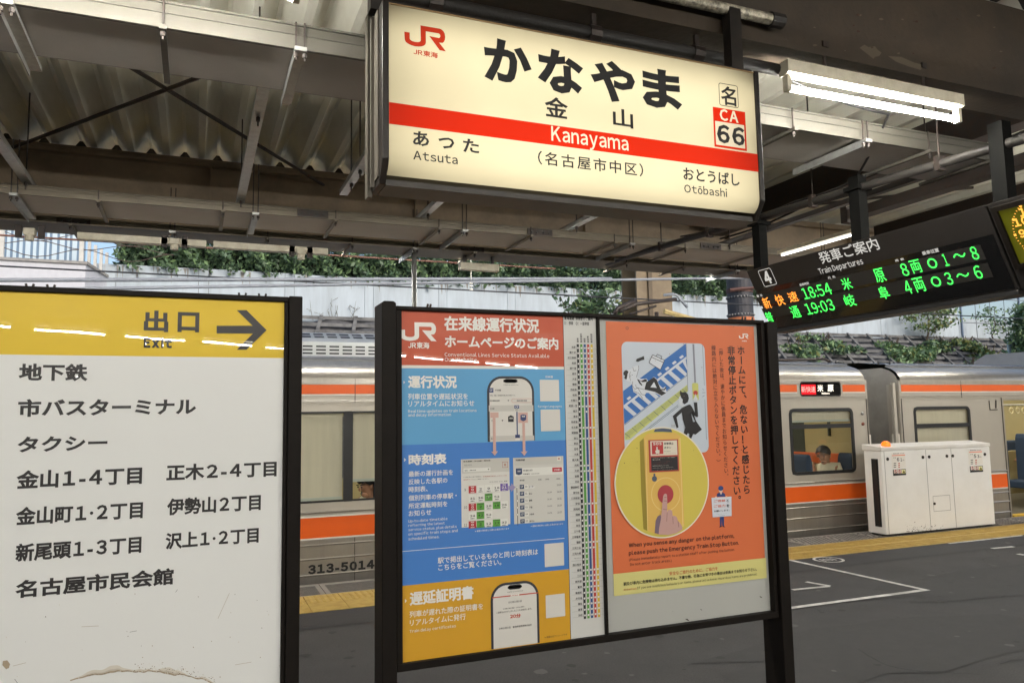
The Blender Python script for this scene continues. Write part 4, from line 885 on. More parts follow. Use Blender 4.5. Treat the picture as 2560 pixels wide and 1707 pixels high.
# ------------------------------------------------------------------ passengers
SKIN = mat('skin', lin((196,146,116)), .55, var=.15, vscale=8); HAIR = mat('hair_black', lin((24,20,18)), .5, bump=.3, bscale=90)
def skin_mesh(name, V, E, R, m, parent, lvl=2):
    me = bpy.data.meshes.new(name); o = Vector(parent['_o']); me.from_pydata([Vector(v)-o for v in V], E, [])
    ob = bpy.data.objects.new(name, me); C.objects.link(ob); ob.parent = parent; ob['_o'] = list(o)
    sk = ob.modifiers.new('skin', 'SKIN'); sk.use_smooth_shade = True
    for i, r in enumerate(R): me.skin_vertices[0].data[i].radius = (r, r) if not isinstance(r, tuple) else r
    me.skin_vertices[0].data[0].use_root = True
    ss = ob.modifiers.new('sub', 'SUBSURF'); ss.levels = lvl; ss.render_levels = lvl; me.materials.append(m); return ob
def person(label, head, ang, bow, shirt, trousers, hair=True, arm=None):
    """seated passenger; head = middle of the head, ang = where the chest faces (0 = +X, ccw), bow = how far the head tips forward"""
    h = Vector(head); fw = Vector((math.cos(ang), math.sin(ang), 0)); sd = Vector((-fw.y, fw.x, 0)); up = Vector((0,0,1))
    neck = h-up*(.15-.065*bow)-fw*.09*bow; ch = neck-up*.20-fw*.03; pel = ch-up*.34-fw*.02
    t = thing('person', label, 'person', (pel.x,pel.y,pel.z-.1))
    P = lambda b, f=0, s=0, u=0: b+fw*f+sd*s+up*u
    hd = P(h,.0,0,-.0)
    V = [pel, P(pel,0,0,.16), ch, P(neck,-.01,0,-.03), neck, P(h,-.02,0,-.04), P(h,.012,0,.045)]
    R = [(.155,.11),(.145,.10),(.165,.105),.06,.054,.082,.088]; E = [(i,i+1) for i in range(6)]
    for s in (1,-1):
        b = len(V); sh = P(ch,0,s*.175,.12)
        el, wr, ha = (P(sh,.10,s*.05,-.27), P(sh,.30,-s*.02,-.36), P(sh,.37,-s*.05,-.37)) if not (arm and s == arm[0]) else arm[1]
        V += [sh, el, wr, ha]; R += [.062,.046,.030,(.036,.018)]; E += [(2,b),(b,b+1),(b+1,b+2),(b+2,b+3)]
        d = (Vector(ha)-Vector(wr)).normalized()
        for k in range(4):
            o_ = sd*((k-1.5)*.018); f1 = Vector(ha)+d*.05+o_; f2 = f1+d*(.028 if k in (0,3) else .036)-up*.02; n = len(V); V += [f1, f2]; R += [.0095,.0075]; E += [(b+3,n),(n,n+1)]
        n = len(V); V += [Vector(wr)+d*.06+sd*(-s*.05), Vector(wr)+d*.10+sd*(-s*.06)-up*.012]; R += [.011,.009]; E += [(b+3,n),(n,n+1)]
        b = len(V); kn = P(pel,.42,s*.11,.02); V += [P(pel,.06,s*.10,-.02), kn, P(kn,-.02,0,-.42), P(kn,.11,0,-.45)]; R += [.085,.06,.042,.04]; E += [(0,b),(b,b+1),(b+1,b+2),(b+2,b+3)]
    body = skin_mesh('body', V, E, R, SKIN, t)
    fc = MB(); tilt = Vector((0,0,-1))*.5*bow+fw; tilt.normalize(); fu = (up+fw*.5*bow).normalized()
    Q = lambda f, s, u: h+tilt*f+sd*s+fu*u
    fc.ball(Q(.098,0,-.005), (.014,.014,.022), 8, 6); fc.ball(Q(-.0,.088,-.005), (.02,.012,.03), 8, 6); fc.ball(Q(-.0,-.088,-.005), (.02,.012,.03), 8, 6); fc.ball(Q(.045,0,-.085), (.04,.045,.035), 10, 6)
    mesh_obj('face', fc, SKIN, body, smooth=True)
    ey = MB()
    for s in (1,-1): ey.ball(Q(.088,s*.034,.018), (.010,.010,.008), 8, 5); ey.ball(Q(.088,s*.036,.042), (.016,.016,.006), 8, 5)
    ey.ball(Q(.088,0,-.058), (.018,.018,.006), 8, 5); mesh_obj('eyes_and_mouth', ey, HAIR, body)
    hr = MB(); n, m_ = 20, 12; vs = []; fs = []
    for i in range(m_+1):
        th = math.pi*.56*i/m_
        for k in range(n):
            ph = 2*math.pi*k/n; c_ = math.cos(ph); lim = 1.0 if c_ < .3 else 1-.62*(c_-.3)
            a = th*lim; w_ = 1+.03*math.sin(ph*7+i); vs.append(Q(.112*math.sin(a)*c_*w_-.012, .105*math.sin(a)*math.sin(ph)*w_, .04+.108*math.cos(a)*w_))
    for i in range(m_):
        for k in range(n): fs.append((i*n+k,(i+1)*n+k,(i+1)*n+(k+1)%n,i*n+(k+1)%n))
    hr.add(vs, fs); mesh_obj('hair', hr, HAIR, t, smooth=True)
    V2 = V[:4]; R2 = [(.172,.127),(.162,.117),(.182,.122),(.078,.078)]; E2 = [(0,1),(1,2),(2,3)]
    i = 7
    for s in (1,-1):
        b = len(V2); V2 += [V[i], Vector(V[i]).lerp(Vector(V[i+1]),.85)]; R2 += [.078,.066]; E2 += [(2,b),(b,b+1)]; i += 18
    skin_mesh('shirt', V2, E2, R2, shirt, t)
    V3 = [V[0]]; R3 = [(.165,.13)]; E3 = []; i = 7+14
    for s in (1,-1):
        b = len(V3); V3 += [V[i],V[i+1],V[i+2]]; R3 += [.1,.076,.055]; E3 += [(0,b),(b,b+1),(b+1,b+2)]; i += 18
    skin_mesh('trousers', V3, E3, R3, trousers, t)
    co = MB()
    for s in (1,-1): co.add([P(neck,.075,s*.005,-.075), P(neck,.03,s*.075,-.03), P(neck,.05,s*.085,-.075), P(neck,.09,s*.035,-.12)], [(0,1,2,3)])
    mesh_obj('collar', co, shirt, t); return t
SHIRT = mat('shirt_white', lin((226,220,196)), .8, bump=.15, bscale=30); TRS = mat('trousers_dark', lin((48,50,58)), .9); SHIRT2 = mat('shirt_cream', lin((214,208,186)), .8)
hp = W(2059,1138,Y=8.80)
person('seated man in a white shirt with bowed head, at the window by the car end', hp, math.radians(208), 1.0, SHIRT, TRS)
hp2 = W(916,1214,Y=8.78)
person('passenger in a cream shirt half hidden behind the lowered blind of the wide window', hp2, math.radians(205), .6, SHIRT2, TRS)
ap = W(2540,1140,Y=9.55); hp3 = Vector((ap.x+.72, 9.5, 1.16))
person('passenger sitting inside the open train door with one bare forearm stretched out', hp3, math.radians(190), .2, SHIRT2, TRS, arm=(-1, (Vector((ap.x+.36,9.5,ap.z-.03)), Vector((ap.x+.08,9.5,ap.z)), Vector((ap.x,9.5,ap.z-.03)))))
# ------------------------------------------------------------------ platform gate cabinet
cbx = thing('gate_cabinet', 'white steel platform gate cabinet with notices and an orange lamp on top', 'cabinet', (9.57,7.9,0))
CW = mat('cabinet_white', lin((232,229,224)), .42, var=.25, vscale=5, dark=lin((212,207,198)), bump=.02, bscale=60)
X0, X1, Y0, Y1 = 8.515, 10.625, 7.755, 8.05
mesh_obj('cabinet_body', MB().box(X0,X1,Y0,Y1,.025,1.125), CW, cbx, bevel=.012)
mesh_obj('plinth', MB().box(X0+.03,X1-.03,Y0+.03,Y1-.03,0,.025), RUB, cbx)
ld = MB(); ld.add([(X0-.006,Y0-.008,1.128),(X1+.006,Y0-.008,1.128),(X1+.006,Y1+.02,1.128),(X0-.006,Y1+.02,1.128),(X0-.006,Y0-.008,1.175),(X1+.006,Y0-.008,1.175),(X1+.006,Y1+.02,1.21),(X0-.006,Y1+.02,1.21)], [(0,3,2,1),(4,5,6,7),(0,1,5,4),(1,2,6,5),(2,3,7,6),(3,0,4,7)])
mesh_obj('lid', ld, mat('cabinet_lid_white', lin((222,218,212)), .35, var=.3, vscale=5, dark=lin((200,190,172))), cbx, bevel=.006)
SC_ = Surf((0,Y0,0),(1,0,0),(0,0,1)); zc8 = Zm(2020,1080,540/2352); pc = Print(SC_, zc8); zc3 = Zm(1900,850,660/1882); pc3 = Print(SC_, zc3)
b = MB()
for pts in (((822,165),(882,1000)),((1275,150),(1340,1000)),((1550,140),(1595,1000))):
    u0, v0 = SC_.uv(*zc8(*pts[0])); b.add([SC_.p(u0-.003,.03,.002),SC_.p(u0+.003,.03,.002),SC_.p(u0+.003,1.12,.002),SC_.p(u0-.003,1.12,.002)], [(0,1,2,3)])
mesh_obj('panel_seams', b, mat('seam_dark', lin((92,88,82)), .8), cbx, fixn=False)
b = MB(); pc.rrect(b, [(1358,692),(1545,683),(1548,850),(1366,862)], .004, .004, ring=.004); hch = mesh_obj('hatch', b, mat('seam_dark', (0,0,0)), cbx, fixn=False)
p = W(*zc8(1374,777), Y=Y0); mesh_obj('lock', MB().tube([(p.x,Y0,p.z),(p.x,Y0-.012,p.z)], .018, 10), IRON, hch)
for q in ((865,292),(1249,272),(1317,268),(1510,260),(1574,257),(1923,240)):
    p = W(*zc8(*q), Y=Y0); mesh_obj('keyhole_bolt', MB().tube([(p.x,Y0,p.z),(p.x,Y0-.008,p.z)], .022, 12).box(p.x-.004,p.x+.004,Y0-.010,Y0-.007,p.z-.012,p.z+.012), IRON, cbx)
slt = MB(); slt.box(X0-.004,X0+.01,Y0+.06,Y0+.17,.12,1.02); mesh_obj('rubber_slot', slt, RUB, cbx); mesh_obj('slot_edge', MB().box(X0-.012,X0-.004,Y0+.085,Y0+.10,.12,1.0), IRON, cbx)
p = W(*zc8(845,100), Y=7.84); bc = MB(); bc.tube([(p.x,7.84,1.185),(p.x,7.84,1.20)], .07, 16); 
bc2 = MB()
for i in range(7):
    pass
bc2.ball((p.x,7.84,1.2), (.062,.062,.058), 18, 12); mesh_obj('warning_lamp', bc2, mat('lamp_orange', lin((255,120,20)), .25, coat=1, emis=lin((255,110,10)), es=.5), cbx, smooth=True)
def notice(lbl, z0, num, dx, dy, sl):
    o = mesh_obj('notice', MB(), [], cbx) if False else None
    f = lambda x, y: (x+dx, y+dy)
    b = MB(); pc.rect(b, *f(912,222), *f(1052,392), .0035); pl_ = mesh_obj('notice', b, mat('notice_white', lin((228,222,212)), .5), cbx, fixn=False); pl_['label'] = lbl
    b = MB(); pc.rect(b, *f(912,244), *f(1052,258), .0055); mesh_obj('orange_bar', b, ORANGE, pl_, fixn=False)
    b = MB(); pc.text(b, num[0], f(965,316), f(988,276), .02, .0055).text(b, num[1], f(1004,316), f(1020,280), .02, .0055).text(b, '号車', f(1026,312), f(1044,296), 0, .0055)
    pc.text(b, '乗車位置 のりば', f(922,238), f(1040,224), .02, .0055).text(b, '号車', f(922,284), f(955,272), 0, .0055)
    for k in range(3): pc.rect(b, *f(930,334+k*20), *f(955,343+k*20), .0055); pc.rect(b, *f(1005,338+k*20), *f(1044,340+k*20), .0055)
    mesh_obj('lettering', b, RUB, pl_, fixn=False)
    b = MB()
    for k in range(3): pc.rect(b, *f(980,333+k*20), *f(996,344+k*20), .0055)
    mesh_obj('red_marks', b, mat('sign_red', lin((190,50,40)), .5), pl_, fixn=False)
    b = MB(); pc.rect(b, *f(926,398), *f(1062,474), .0035); bk = mesh_obj('warning_strip', b, RUB, cbx, fixn=False)
    b = MB(); pc.rect(b, *f(932,404), *f(971,448), .0055); pc.rect(b, *f(976,404), *f(1014,448), .0055); mesh_obj('pictogram_field', b, mat('notice_white', lin((228,222,212)), .5), bk, fixn=False)
    b = MB(); pc.rect(b, *f(1019,404), *f(1057,448), .0055); mesh_obj('pictogram_field', b, mat('notice_cream', lin((226,220,180)), .5), bk, fixn=False)
    b = MB()
    for cx in (951,995): pc.disc(b, f(cx,426), (17,19), .007, 20, ring=.006); pc.line(b, [f(cx-11,412), f(cx+11,440)], .006, .0075)
    mesh_obj('prohibition_ring', b, mat('sign_red', lin((190,50,40)), .5), bk, fixn=False)
    b = MB(); pc.poly(b, [f(1038,408),f(1056,444),f(1021,444)], .007); mesh_obj('warning_triangle', b, mat('warn_yellow', lin((214,200,60)), .5), bk, fixn=False)
    b = MB(); pc.poly(b, [f(1036,418),f(1044,425),f(1050,441),f(1028,441),f(1032,430)], .0085); pc.line(b, [f(951,416), f(949,428), f(955,438)], .008, .0068); pc.line(b, [f(995,416), f(997,428), f(991,438)], .008, .0068)
    for cx in (951,995): pc.disc(b, f(cx,412), (4,5), .0068, 10)
    mesh_obj('pictogram', b, RUB, bk, fixn=False)
notice('notice marked 6 1', None, ('6','1'), 0, 0, 0)
notice('notice marked 5 3', None, ('5','3'), 838, -36, 0)
sc = MB()
for k in range(70):
    x, z = X0+.35+abs(rng.normal(0,.35)), .03+abs(rng.normal(0,.05)); r_ = rng.uniform(.003,.012); sc.add([(x-r_,Y0-.0015-.00001*k,z),(x+r_*1.4,Y0-.0015-.00001*k,z+rng.uniform(-.01,.02)),(x+r_,Y0-.0015-.00001*k,z+r_)], [(0,1,2)])
mesh_obj('scuff_marks', sc, mat('scuff_grey', lin((120,112,104)), .8), cbx, fixn=False)
# ================================================================== lit station sign
BLK = (18,16,15)
def lit(name, rgb, k=1.0):
    """a backlit print: the tubes inside make it a little brighter along two bands and towards the middle"""
    if name in _M: return _M[name]
    m = bpy.data.materials.new(name); m.use_nodes = True; nt = m.node_tree; b = nt.nodes['Principled BSDF']; c = lin(rgb)
    b.inputs['Base Color'].default_value = (c[0]*.3,c[1]*.3,c[2]*.3,1); b.inputs['Roughness'].default_value = .5; b.inputs['Specular IOR Level'].default_value = .12; b.inputs['Emission Color'].default_value = c
    tc = nt.nodes.new('ShaderNodeTexCoord'); sp = nt.nodes.new('ShaderNodeSeparateXYZ'); nt.links.new(tc.outputs['Object'], sp.inputs[0])
    # object origin: middle of the sign; half size .92 x .36
    def mth(op, *a):
        n = nt.nodes.new('ShaderNodeMath'); n.operation = op
        for i, v in enumerate(a):
            if isinstance(v, (int, float)): n.inputs[i].default_value = v
            else: nt.links.new(v, n.inputs[i])
        return n.outputs[0]
    ex = mth('POWER', mth('ABSOLUTE', mth('DIVIDE', sp.outputs['X'], .93)), 5.0)
    ez = mth('POWER', mth('ABSOLUTE', mth('DIVIDE', mth('SUBTRACT', sp.outputs['Z'], -.03), .40)), 4.0)
    fall = mth('SUBTRACT', 1.12, mth('ADD', mth('MULTIPLY', ex, .7), mth('MULTIPLY', ez, .72)))
    band = mth('MULTIPLY', mth('COSINE', mth('MULTIPLY', mth('ADD', sp.outputs['Z'], .0), 14.0)), -.09)
    nz = nt.nodes.new('ShaderNodeTexNoise'); nz.inputs['Scale'].default_value = 2.5; nt.links.new(tc.outputs['Object'], nz.inputs['Vector'])
    tot = mth('MULTIPLY', mth('ADD', mth('ADD', fall, band), mth('MULTIPLY', mth('SUBTRACT', nz.outputs[0], .5), .30)), SIGN*k)
    nt.links.new(tot, b.inputs['Emission Strength']); _M[name] = m; return m
SX0, SX1, SZ0, SZ1, SY = .684, 2.502, 2.615, 3.315, 2.90
ss = thing('station_sign', 'large lit cream station name sign with an orange red band, hanging from the girder', 'station sign', ((SX0+SX1)/2, SY, (SZ0+SZ1)/2))
pf = [(SY,SZ1)]+[(SY,SZ0+.075)]+[(SY+.075-.075*math.cos(a), SZ0+.075-.075*math.sin(a)) for a in np.linspace(.15,math.pi/2*.72,7)]
mesh_obj('face', MB().strip(pf, 'X', SX0, SX1), lit('sign_face_lit', (255,239,194)), ss, smooth=True)
D = .215
FRM = mat('sign_frame_black', lin((34,30,27)), .4, .2, var=.5, vscale=10, dark=lin((58,50,42)))
ALU = mat('sign_side_alu', lin((96,90,80)), .5, .2, var=.5, vscale=10, dark=lin((60,55,48)), stretch=(1,1,.3))
out = [(SY-.008,SZ1+.012),(SY-.008,SZ0+.06),(SY+.05,SZ0-.028),(SY+D,SZ0-.028),(SY+D,SZ1+.012)]
for x0, x1 in ((SX0-.028,SX0-.001),(SX1+.001,SX1+.028)):
    mesh_obj('end_frame', MB().prism(out, 'X', x0, x1), FRM, ss, bevel=.004)
sd = MB(); sd.prism([(SY+.05,SZ1+.0),(SY+.05,SZ0-.0),(SY+D-.06,SZ0-.0),(SY+D-.06,SZ1)], 'X', SX0-.034, SX0-.0285); sd.box(SX0-.05,SX0-.03,SY+D-.045,SY+D+.005,SZ0-.05,SZ1+.04); sd.box(SX0-.046,SX0-.03,SY+.12,SY+.14,SZ0-.02,SZ1)
mesh_obj('side_plate', sd, ALU, ss)
bm_ = MB(); bm_.box(SX0,SX1,SY+.055,SY+D,SZ0-.03,SZ0-.006); bm_.box(SX0,SX1,SY+.01,SY+D,SZ1+.001,SZ1+.02); bm_.box(SX0,SX1,SY+D-.02,SY+D-.001,SZ0-.005,SZ1)
mesh_obj('casing', bm_, FRM, ss)
tr_ = MB(); tr_.box(SX0,SX1,SY-.004,SY+.01,SZ1+.0005,SZ1+.006); mesh_obj('top_trim', tr_, mat('trim_warm', lin((150,120,80)), .5), ss)
h_ = MB(); hx_ = W(1834,150,Y=3.02).x
for x in (hx_, SX0-.02): h_.box(x-.035,x+.035,2.99,3.05,SZ1+.02,3.70)
mesh_obj('hanger_post', h_, FRM, ss)
z2 = Zm(900,0,1000/2352); SG = Surf((0,SY,0),(1,0,0),(0,0,1)); pg_ = Print(SG, z2)
R_ = lit('sign_red_lit', (232,44,8), 1.0); K_ = mat('sign_black', lin(BLK), .5, coat=0); WT_ = lit('sign_white_lit', (255,240,205), 1.0)
b = MB(); u0, v0 = SX0+.002, (SG.uv(*z2(188,725))[1]+SG.uv(*z2(2312,1015))[1])/2; v1 = (SG.uv(*z2(188,595))[1]+SG.uv(*z2(2308,912))[1])/2
b.quad(SG.p(SX0,v0,.002), SG.p(SX1,v0,.002), SG.p(SX1,v1,.002), SG.p(SX0,v1,.002)); mesh_obj('red_band', b, R_, ss, fixn=False)
b = MB(); jr_logo(pg_, b, (260,265), (503,178), .002); P2 = Print(SG, Zm(980,60,150/2352)); P2.text(b, 'JR東海', (830,1208), (1790,1145), .022, .002); mesh_obj('logo', b, lit('sign_logo_red', (214,62,34), .9), ss, fixn=False)
b = MB()
for t, l, u in (('か',(730,471),(1005,265)),('な',(1045,531),(1308,323)),('や',(1358,583),(1612,386)),('ま',(1662,624),(1885,433))): pg_.text(b, t, l, u, .042, .003)
mesh_obj('name_lettering', b, K_, ss, fixn=False)
b = MB(); pg_.text(b, '金', (1085,684), (1220,586), .02, .003).text(b, '山', (1487,743), (1602,654), .02, .003); mesh_obj('kanji_lettering', b, K_, ss, fixn=False)
b = MB(); pg_.text(b, 'Ｋａｎａｙａｍａ'.translate({ord(v): k for k, v in _FW.items()}), (1124,856), (1574,806), .016, .004); mesh_obj('band_lettering', b, WT_, ss, fixn=False)
b = MB()
for t, l, u, w_ in (('あ',(310,856),(405,782),.024),('つ',(460,872),(553,817),.024),('た',(605,895),(698,826),.024),('Atsuta',(312,940),(573,918),.014),('（名古屋市中区）',(1045,968),(1662,965),.012),('おとうばし',(1900,1058),(2228,1025),.02),('Otōbashi',(1905,1133),(2155,1112),.012)): pg_.text(b, t, l, u, w_, .003, gap=.12 if t[0] == '（' else 0)
mesh_obj('small_lettering', b, K_, ss, fixn=False)
b = MB(); pg_.rrect(b, [(2105,488),(2218,508),(2225,640),(2112,622)], .012, .003, ring=.0032); pg_.text(b, '名', (2122,616), (2207,520), .02, .003); pg_.text(b, '66', (2095,842), (2253,757), .035, .008); mesh_obj('code_lettering', b, K_, ss, fixn=False)
b = MB(); pg_.rrect(b, [(2068,632),(2258,660),(2275,892),(2085,865)], .002, .004); mesh_obj('code_square', b, R_, ss, fixn=False)
b = MB(); pg_.rrect(b, [(2080,714),(2252,740),(2262,880),(2092,852)], .001, .006); mesh_obj('code_field', b, WT_, ss, fixn=False)
b = MB(); pg_.text(b, 'ＣＡ'.translate({ord(v): k for k, v in _FW.items()}), (2112,711), (2218,660), .03, .006); mesh_obj('code_lettering', b, WT_, ss, fixn=False)
# ================================================================== exit sign
Y5 = 2.5; SB = Surf((0,Y5,0),(1,0,0),(0,0,1)); zE1 = Zm(0,500,.40816); zE2 = Zm(0,1100,.40816)
def acrylic(name, rgb, var=0.1):
    m = mat(name, lin(rgb), .5, var=var, vscale=2.2, dark=tuple(c*.86 for c in lin(rgb)[:3]), coat=1)
    nt = m.node_tree; b = nt.nodes['Principled BSDF']                 # the cover sheet is never quite flat
    tc = nt.nodes.new('ShaderNodeTexCoord'); n = nt.nodes.new('ShaderNodeTexNoise'); n.inputs['Scale'].default_value = 3.2; n.inputs['Detail'].default_value = 1
    nt.links.new(tc.outputs['Object'], n.inputs['Vector']); bp = nt.nodes.new('ShaderNodeBump'); bp.inputs['Strength'].default_value = .05; bp.inputs['Distance'].default_value = .01
    nt.links.new(n.outputs[0], bp.inputs['Height']); nt.links.new(bp.outputs[0], b.inputs['Coat Normal']); return m
ex = thing('exit_sign', 'yellow and white exit direction board in a dark frame, arrow on its top field', 'sign board', (-.13,Y5,0))
EX0, EX1, EZ0, EZ1 = -.516, .2525, .868, 2.028; ZY = 1.851
mesh_obj('yellow_field', MB().quad((EX0,Y5,ZY),(EX1,Y5,ZY),(EX1,Y5,EZ1),(EX0,Y5,EZ1)), acrylic('exit_yellow', (228,192,32)), ex)
mesh_obj('white_field', MB().quad((EX0,Y5,EZ0),(EX1,Y5,EZ0),(EX1,Y5,ZY),(EX0,Y5,ZY)), acrylic('exit_white', (230,230,227)), ex)
f = MB(); f.box(EX0-.012,EX1+.012,Y5-.012,Y5+.09,EZ1,EZ1+.016); f.box(EX0-.012,EX1+.012,Y5-.012,Y5+.09,EZ0-.03,EZ0); f.box(EX1,EX1+.012,Y5-.012,Y5+.09,EZ0,EZ1); f.box(EX0-.012,EX0,Y5-.012,Y5+.09,EZ0,EZ1); f.box(EX0,EX1,Y5+.07,Y5+.09,EZ0,EZ1)
mesh_obj('frame', f, STEEL_DK, ex, bevel=.002)
for x in (EX0-.055, EX1+.033): mesh_obj('post', MB().box(x-.02,x+.021,Y5-.02,Y5+.11,0,EZ1+.018), STEEL_DK, ex, bevel=.003)
w_ = MB()
for px_ in (68,80,121,133,600,612,650,662):
    p = W(px_, 722+.03*px_, Y=Y5+.03); s_ = -1 if px_ % 2 else 1; w_.tube([(p.x,Y5+.03,EZ1+.014),(p.x+(.004 if px_ in (80,133,612,662) else -.004),Y5+.03,EZ1+.029)], .0035, 6)
mesh_obj('wing_bolts', w_, IRON, ex)
pe = Print(SB, zE1); pe2 = Print(SB, zE2)
INK = ink((38,35,36)); b = MB()
pe.text(b, '出', (880,806), (1033,680), .034, .0015).text(b, '口', (1087,808), (1222,690), .038, .0015); mesh_obj('exit_lettering', b, INK, ex, fixn=False)
b = MB(); pe.text(b, 'Exit', (880,905), (1055,842), .06, .0015); mesh_obj('exit_lettering', b, INK, ex, fixn=False)
b = MB(); pe.poly(b, [(1327,770),(1547,770),(1450,675),(1510,675),(1633,797),(1510,917),(1450,917),(1549,818),(1327,817)], .0015); mesh_obj('arrow', b, INK, ex, fixn=False)
for t, l, u, z_ in (('地下鉄',(113,1108),(540,1003),pe),('市バスターミナル',(108,1328),(1203,1212),pe),('タクシー',(105,1545),(660,1437),pe),('金山1-4丁目',(98,300),(872,158),pe2),('正木2-4丁目',(1018,250),(1695,125),pe2),('金山町1·2丁目',(95,522),(877,370),pe2),('伊勢山2丁目',(1022,462),(1598,328),pe2),('新尾頭1-3丁目',(92,747),(868,582),pe2),('沢上1·2丁目',(1012,670),(1585,530),pe2),('名古屋市民会館',(92,970),(1065,778),pe2)):
    b = MB(); z_.text(b, t, l, u, .034, .0015, dig=.86); mesh_obj('place_lettering', b, INK, ex, fixn=False)
# grime: a torn dirty arc near the bottom edge, scratches, specks
DIRT = [ink((168,152,128)), ink((118,104,86)), ink((214,207,194)), ink((78,72,66)), ink((196,186,170))]
b = MB(); N = 150; arc = []; jx = np.convolve(rng.standard_normal(N+21), np.hanning(11), 'valid')[:N+1]*1.1; jw = np.convolve(rng.standard_normal(N+41), np.hanning(31), 'valid')[:N+1]; jw = (jw-jw.min())/(jw.max()-jw.min())
for i in range(N+1):
    t = i/N; arc.append((430+t*930, 1492-88*math.sin(math.pi*min(1,t*.90+.05))**.75+t*t*34+jx[i]*1.6, (4+30*jw[i])*math.sin(math.pi*min(.97,t+.03))**.5))
for i in range(N):
    (x0, y0, w0), (x1, y1, w1) = arc[i], arc[i+1]
    pe2.poly(b, [(x0,y0-w0*1.3),(x1,y1-w1*1.3),(x1,y1+4),(x0,y0+4)], .0006, 2); pe2.poly(b, [(x0,y0-w0*.55),(x1,y1-w1*.55),(x1,y1+3),(x0,y0+3)], .0009, 4)
    if rng.random() < .86: pe2.poly(b, [(x0,y0-3-w0*.12),(x1,y1-3-w1*.12),(x1,y1+2+2*jw[i]),(x0,y0+2+2*jw[i])], .0012, 0)
    if rng.random() < .35: pe2.poly(b, [(x0,y0-1.5),(x1,y1-1.5),(x1,y1+1.5),(x0,y0+1.5)], .0015, 1)
for k in range(130):
    t = rng.random()*.55+.42; x = 430+t*930; y = arc[int(t*N)][1]-abs(rng.normal(0,26)); r_ = rng.uniform(1,3.2); pe2.poly(b, [(x-r_*1.6,y),(x,y-r_),(x+r_*1.4,y+.4),(x,y+r_)], .0013+.000004*k, int(rng.choice([0,1,2])))
pe2.poly(b, [(18,1350),(45,1345),(62,1368),(55,1392),(38,1400),(15,1375)], .0012, 0)
for k in range(34):
    x, y = rng.uniform(20,1720), rng.uniform(900,1450); r_ = rng.uniform(1.5,4); pe2.poly(b, [(x-r_,y),(x,y-r_),(x+r_,y),(x,y+r_*1.3)], .001+.00001*k, int(rng.integers(0,3)))
for (a, c) in (((500,1140),(605,1135)),((795,1173),(838,1165)),((80,1380),(160,1360)),((1440,1373),(1540,1356)),((90,1460),(108,1484)),((1335,1090),(1405,935)),((1075,930),(1088,912))): pe2.line(b, [a, c], .0009, .0013, 3 if a[0] in (90,1075,795) else 0)
mesh_obj('grime', b, DIRT, ex, fixn=False)
# ================================================================== poster board (frame, posts) and what hangs in it
pb_ = thing('poster_board', 'dark framed double poster board on two posts, in the middle of the platform', 'notice board', (1.38,Y5,0))
zN = Zm(920,740,.2551); zM = Zm(920,1100,.3871); zA = Zm(1480,760,.28058); zBt = Zm(1480,1150,.28703); zC = Zm(1500,820,.17857); zD = Zm(1520,1060,.19133)
u = lambda q: SB.uv(*q); BX0, BX1 = .628, 2.118; MX0, MX1 = u(zN(2232,600))[0]+.004, u(zA(70,700))[0]; BZ0, BZ1 = .879, 2.016
f = MB(); f.box(.61,2.135,Y5-.016,Y5+.07,BZ1,BZ1+.013); f.box(.61,2.135,Y5-.016,Y5+.07,BZ0-.024,BZ0); f.box(.609,BX0,Y5-.016,Y5+.07,BZ0,BZ1); f.box(BX1,2.135,Y5-.016,Y5+.07,BZ0,BZ1); f.box(MX0,MX1,Y5-.014,Y5+.07,BZ0,BZ1); f.box(.61,2.13,Y5+.05,Y5+.07,BZ0,BZ1)
mesh_obj('frame', f, STEEL_DK, pb_, bevel=.002)
for x0, x1, tp_ in ((.558,.606,.026),(2.138,2.188,.008)): mesh_obj('post', MB().prism([(x0,0),(x1,0),(x1,BZ1+tp_-.006),(x1-.008,BZ1+tp_),(x0+.008,BZ1+tp_),(x0,BZ1+tp_-.006)], 'Y', Y5-.03, Y5+.085), STEEL_DK, pb_, bevel=.003)
w_ = MB()
for q in (1068,1075,1855,1862,1880): p = W(q, 790, Y=Y5+.03); w_.tube([(p.x,Y5+.03,BZ1+.016),(p.x+.003,Y5+.03,BZ1+.030)], .004, 6)
mesh_obj('wing_bolts', w_, IRON, pb_)
mesh_obj('backing_sheet', MB().quad((MX1,Y5+.012,BZ0),(BX1,Y5+.012,BZ0),(BX1,Y5+.012,BZ1),(MX1,Y5+.012,BZ1)), acrylic('backing_grey', (176,176,170)), pb_)
# ---- service poster
sp = thing('service_poster', 'tall orange, blue and ochre poster about train service status, with drawings of phones', 'poster', (1.0,Y5,BZ0)); pn, pm_ = Print(SB, zN, 1.0), Print(SB, zM, 1.0)
PX0_, PX1_ = BX0, u(zN(1925,900))[0]; vv = lambda q: u(q)[1]; Z1_, Z2_, Z3_ = vv(zN(1100,684)), vv(zN(1100,712)), vv(zN(1100,1435)); Z4_ = vv(zM(750,886))
def pq(mb, z0, z1, off=0, x0=None, x1=None): mb.quad((x0 or PX0_,Y5-off,z0),(x1 or PX1_,Y5-off,z0),(x1 or PX1_,Y5-off,z1),(x0 or PX0_,Y5-off,z1)); return mb
for nm, z0, z1, c in (('orange_field',Z1_,BZ1,(190,78,44)),('white_rule',Z2_,Z1_,(226,220,210)),('light_blue_field',Z3_,Z2_,(92,160,206)),('blue_field',Z4_,Z3_,(62,122,196)),('ochre_field',BZ0,Z4_,(210,156,26))): mesh_obj(nm, pq(MB(), z0, z1), acrylic('poster_'+nm, c), sp)
WI = ink((232,228,220)); KI = ink((34,32,34)); b = MB(); jr_logo(pn, b, (316,437), (670,262), .0012); pn.text(b, 'JR東海', (392,512), (600,470), .02, .0012); mesh_obj('logo', b, WI, sp, fixn=False)
b = MB()
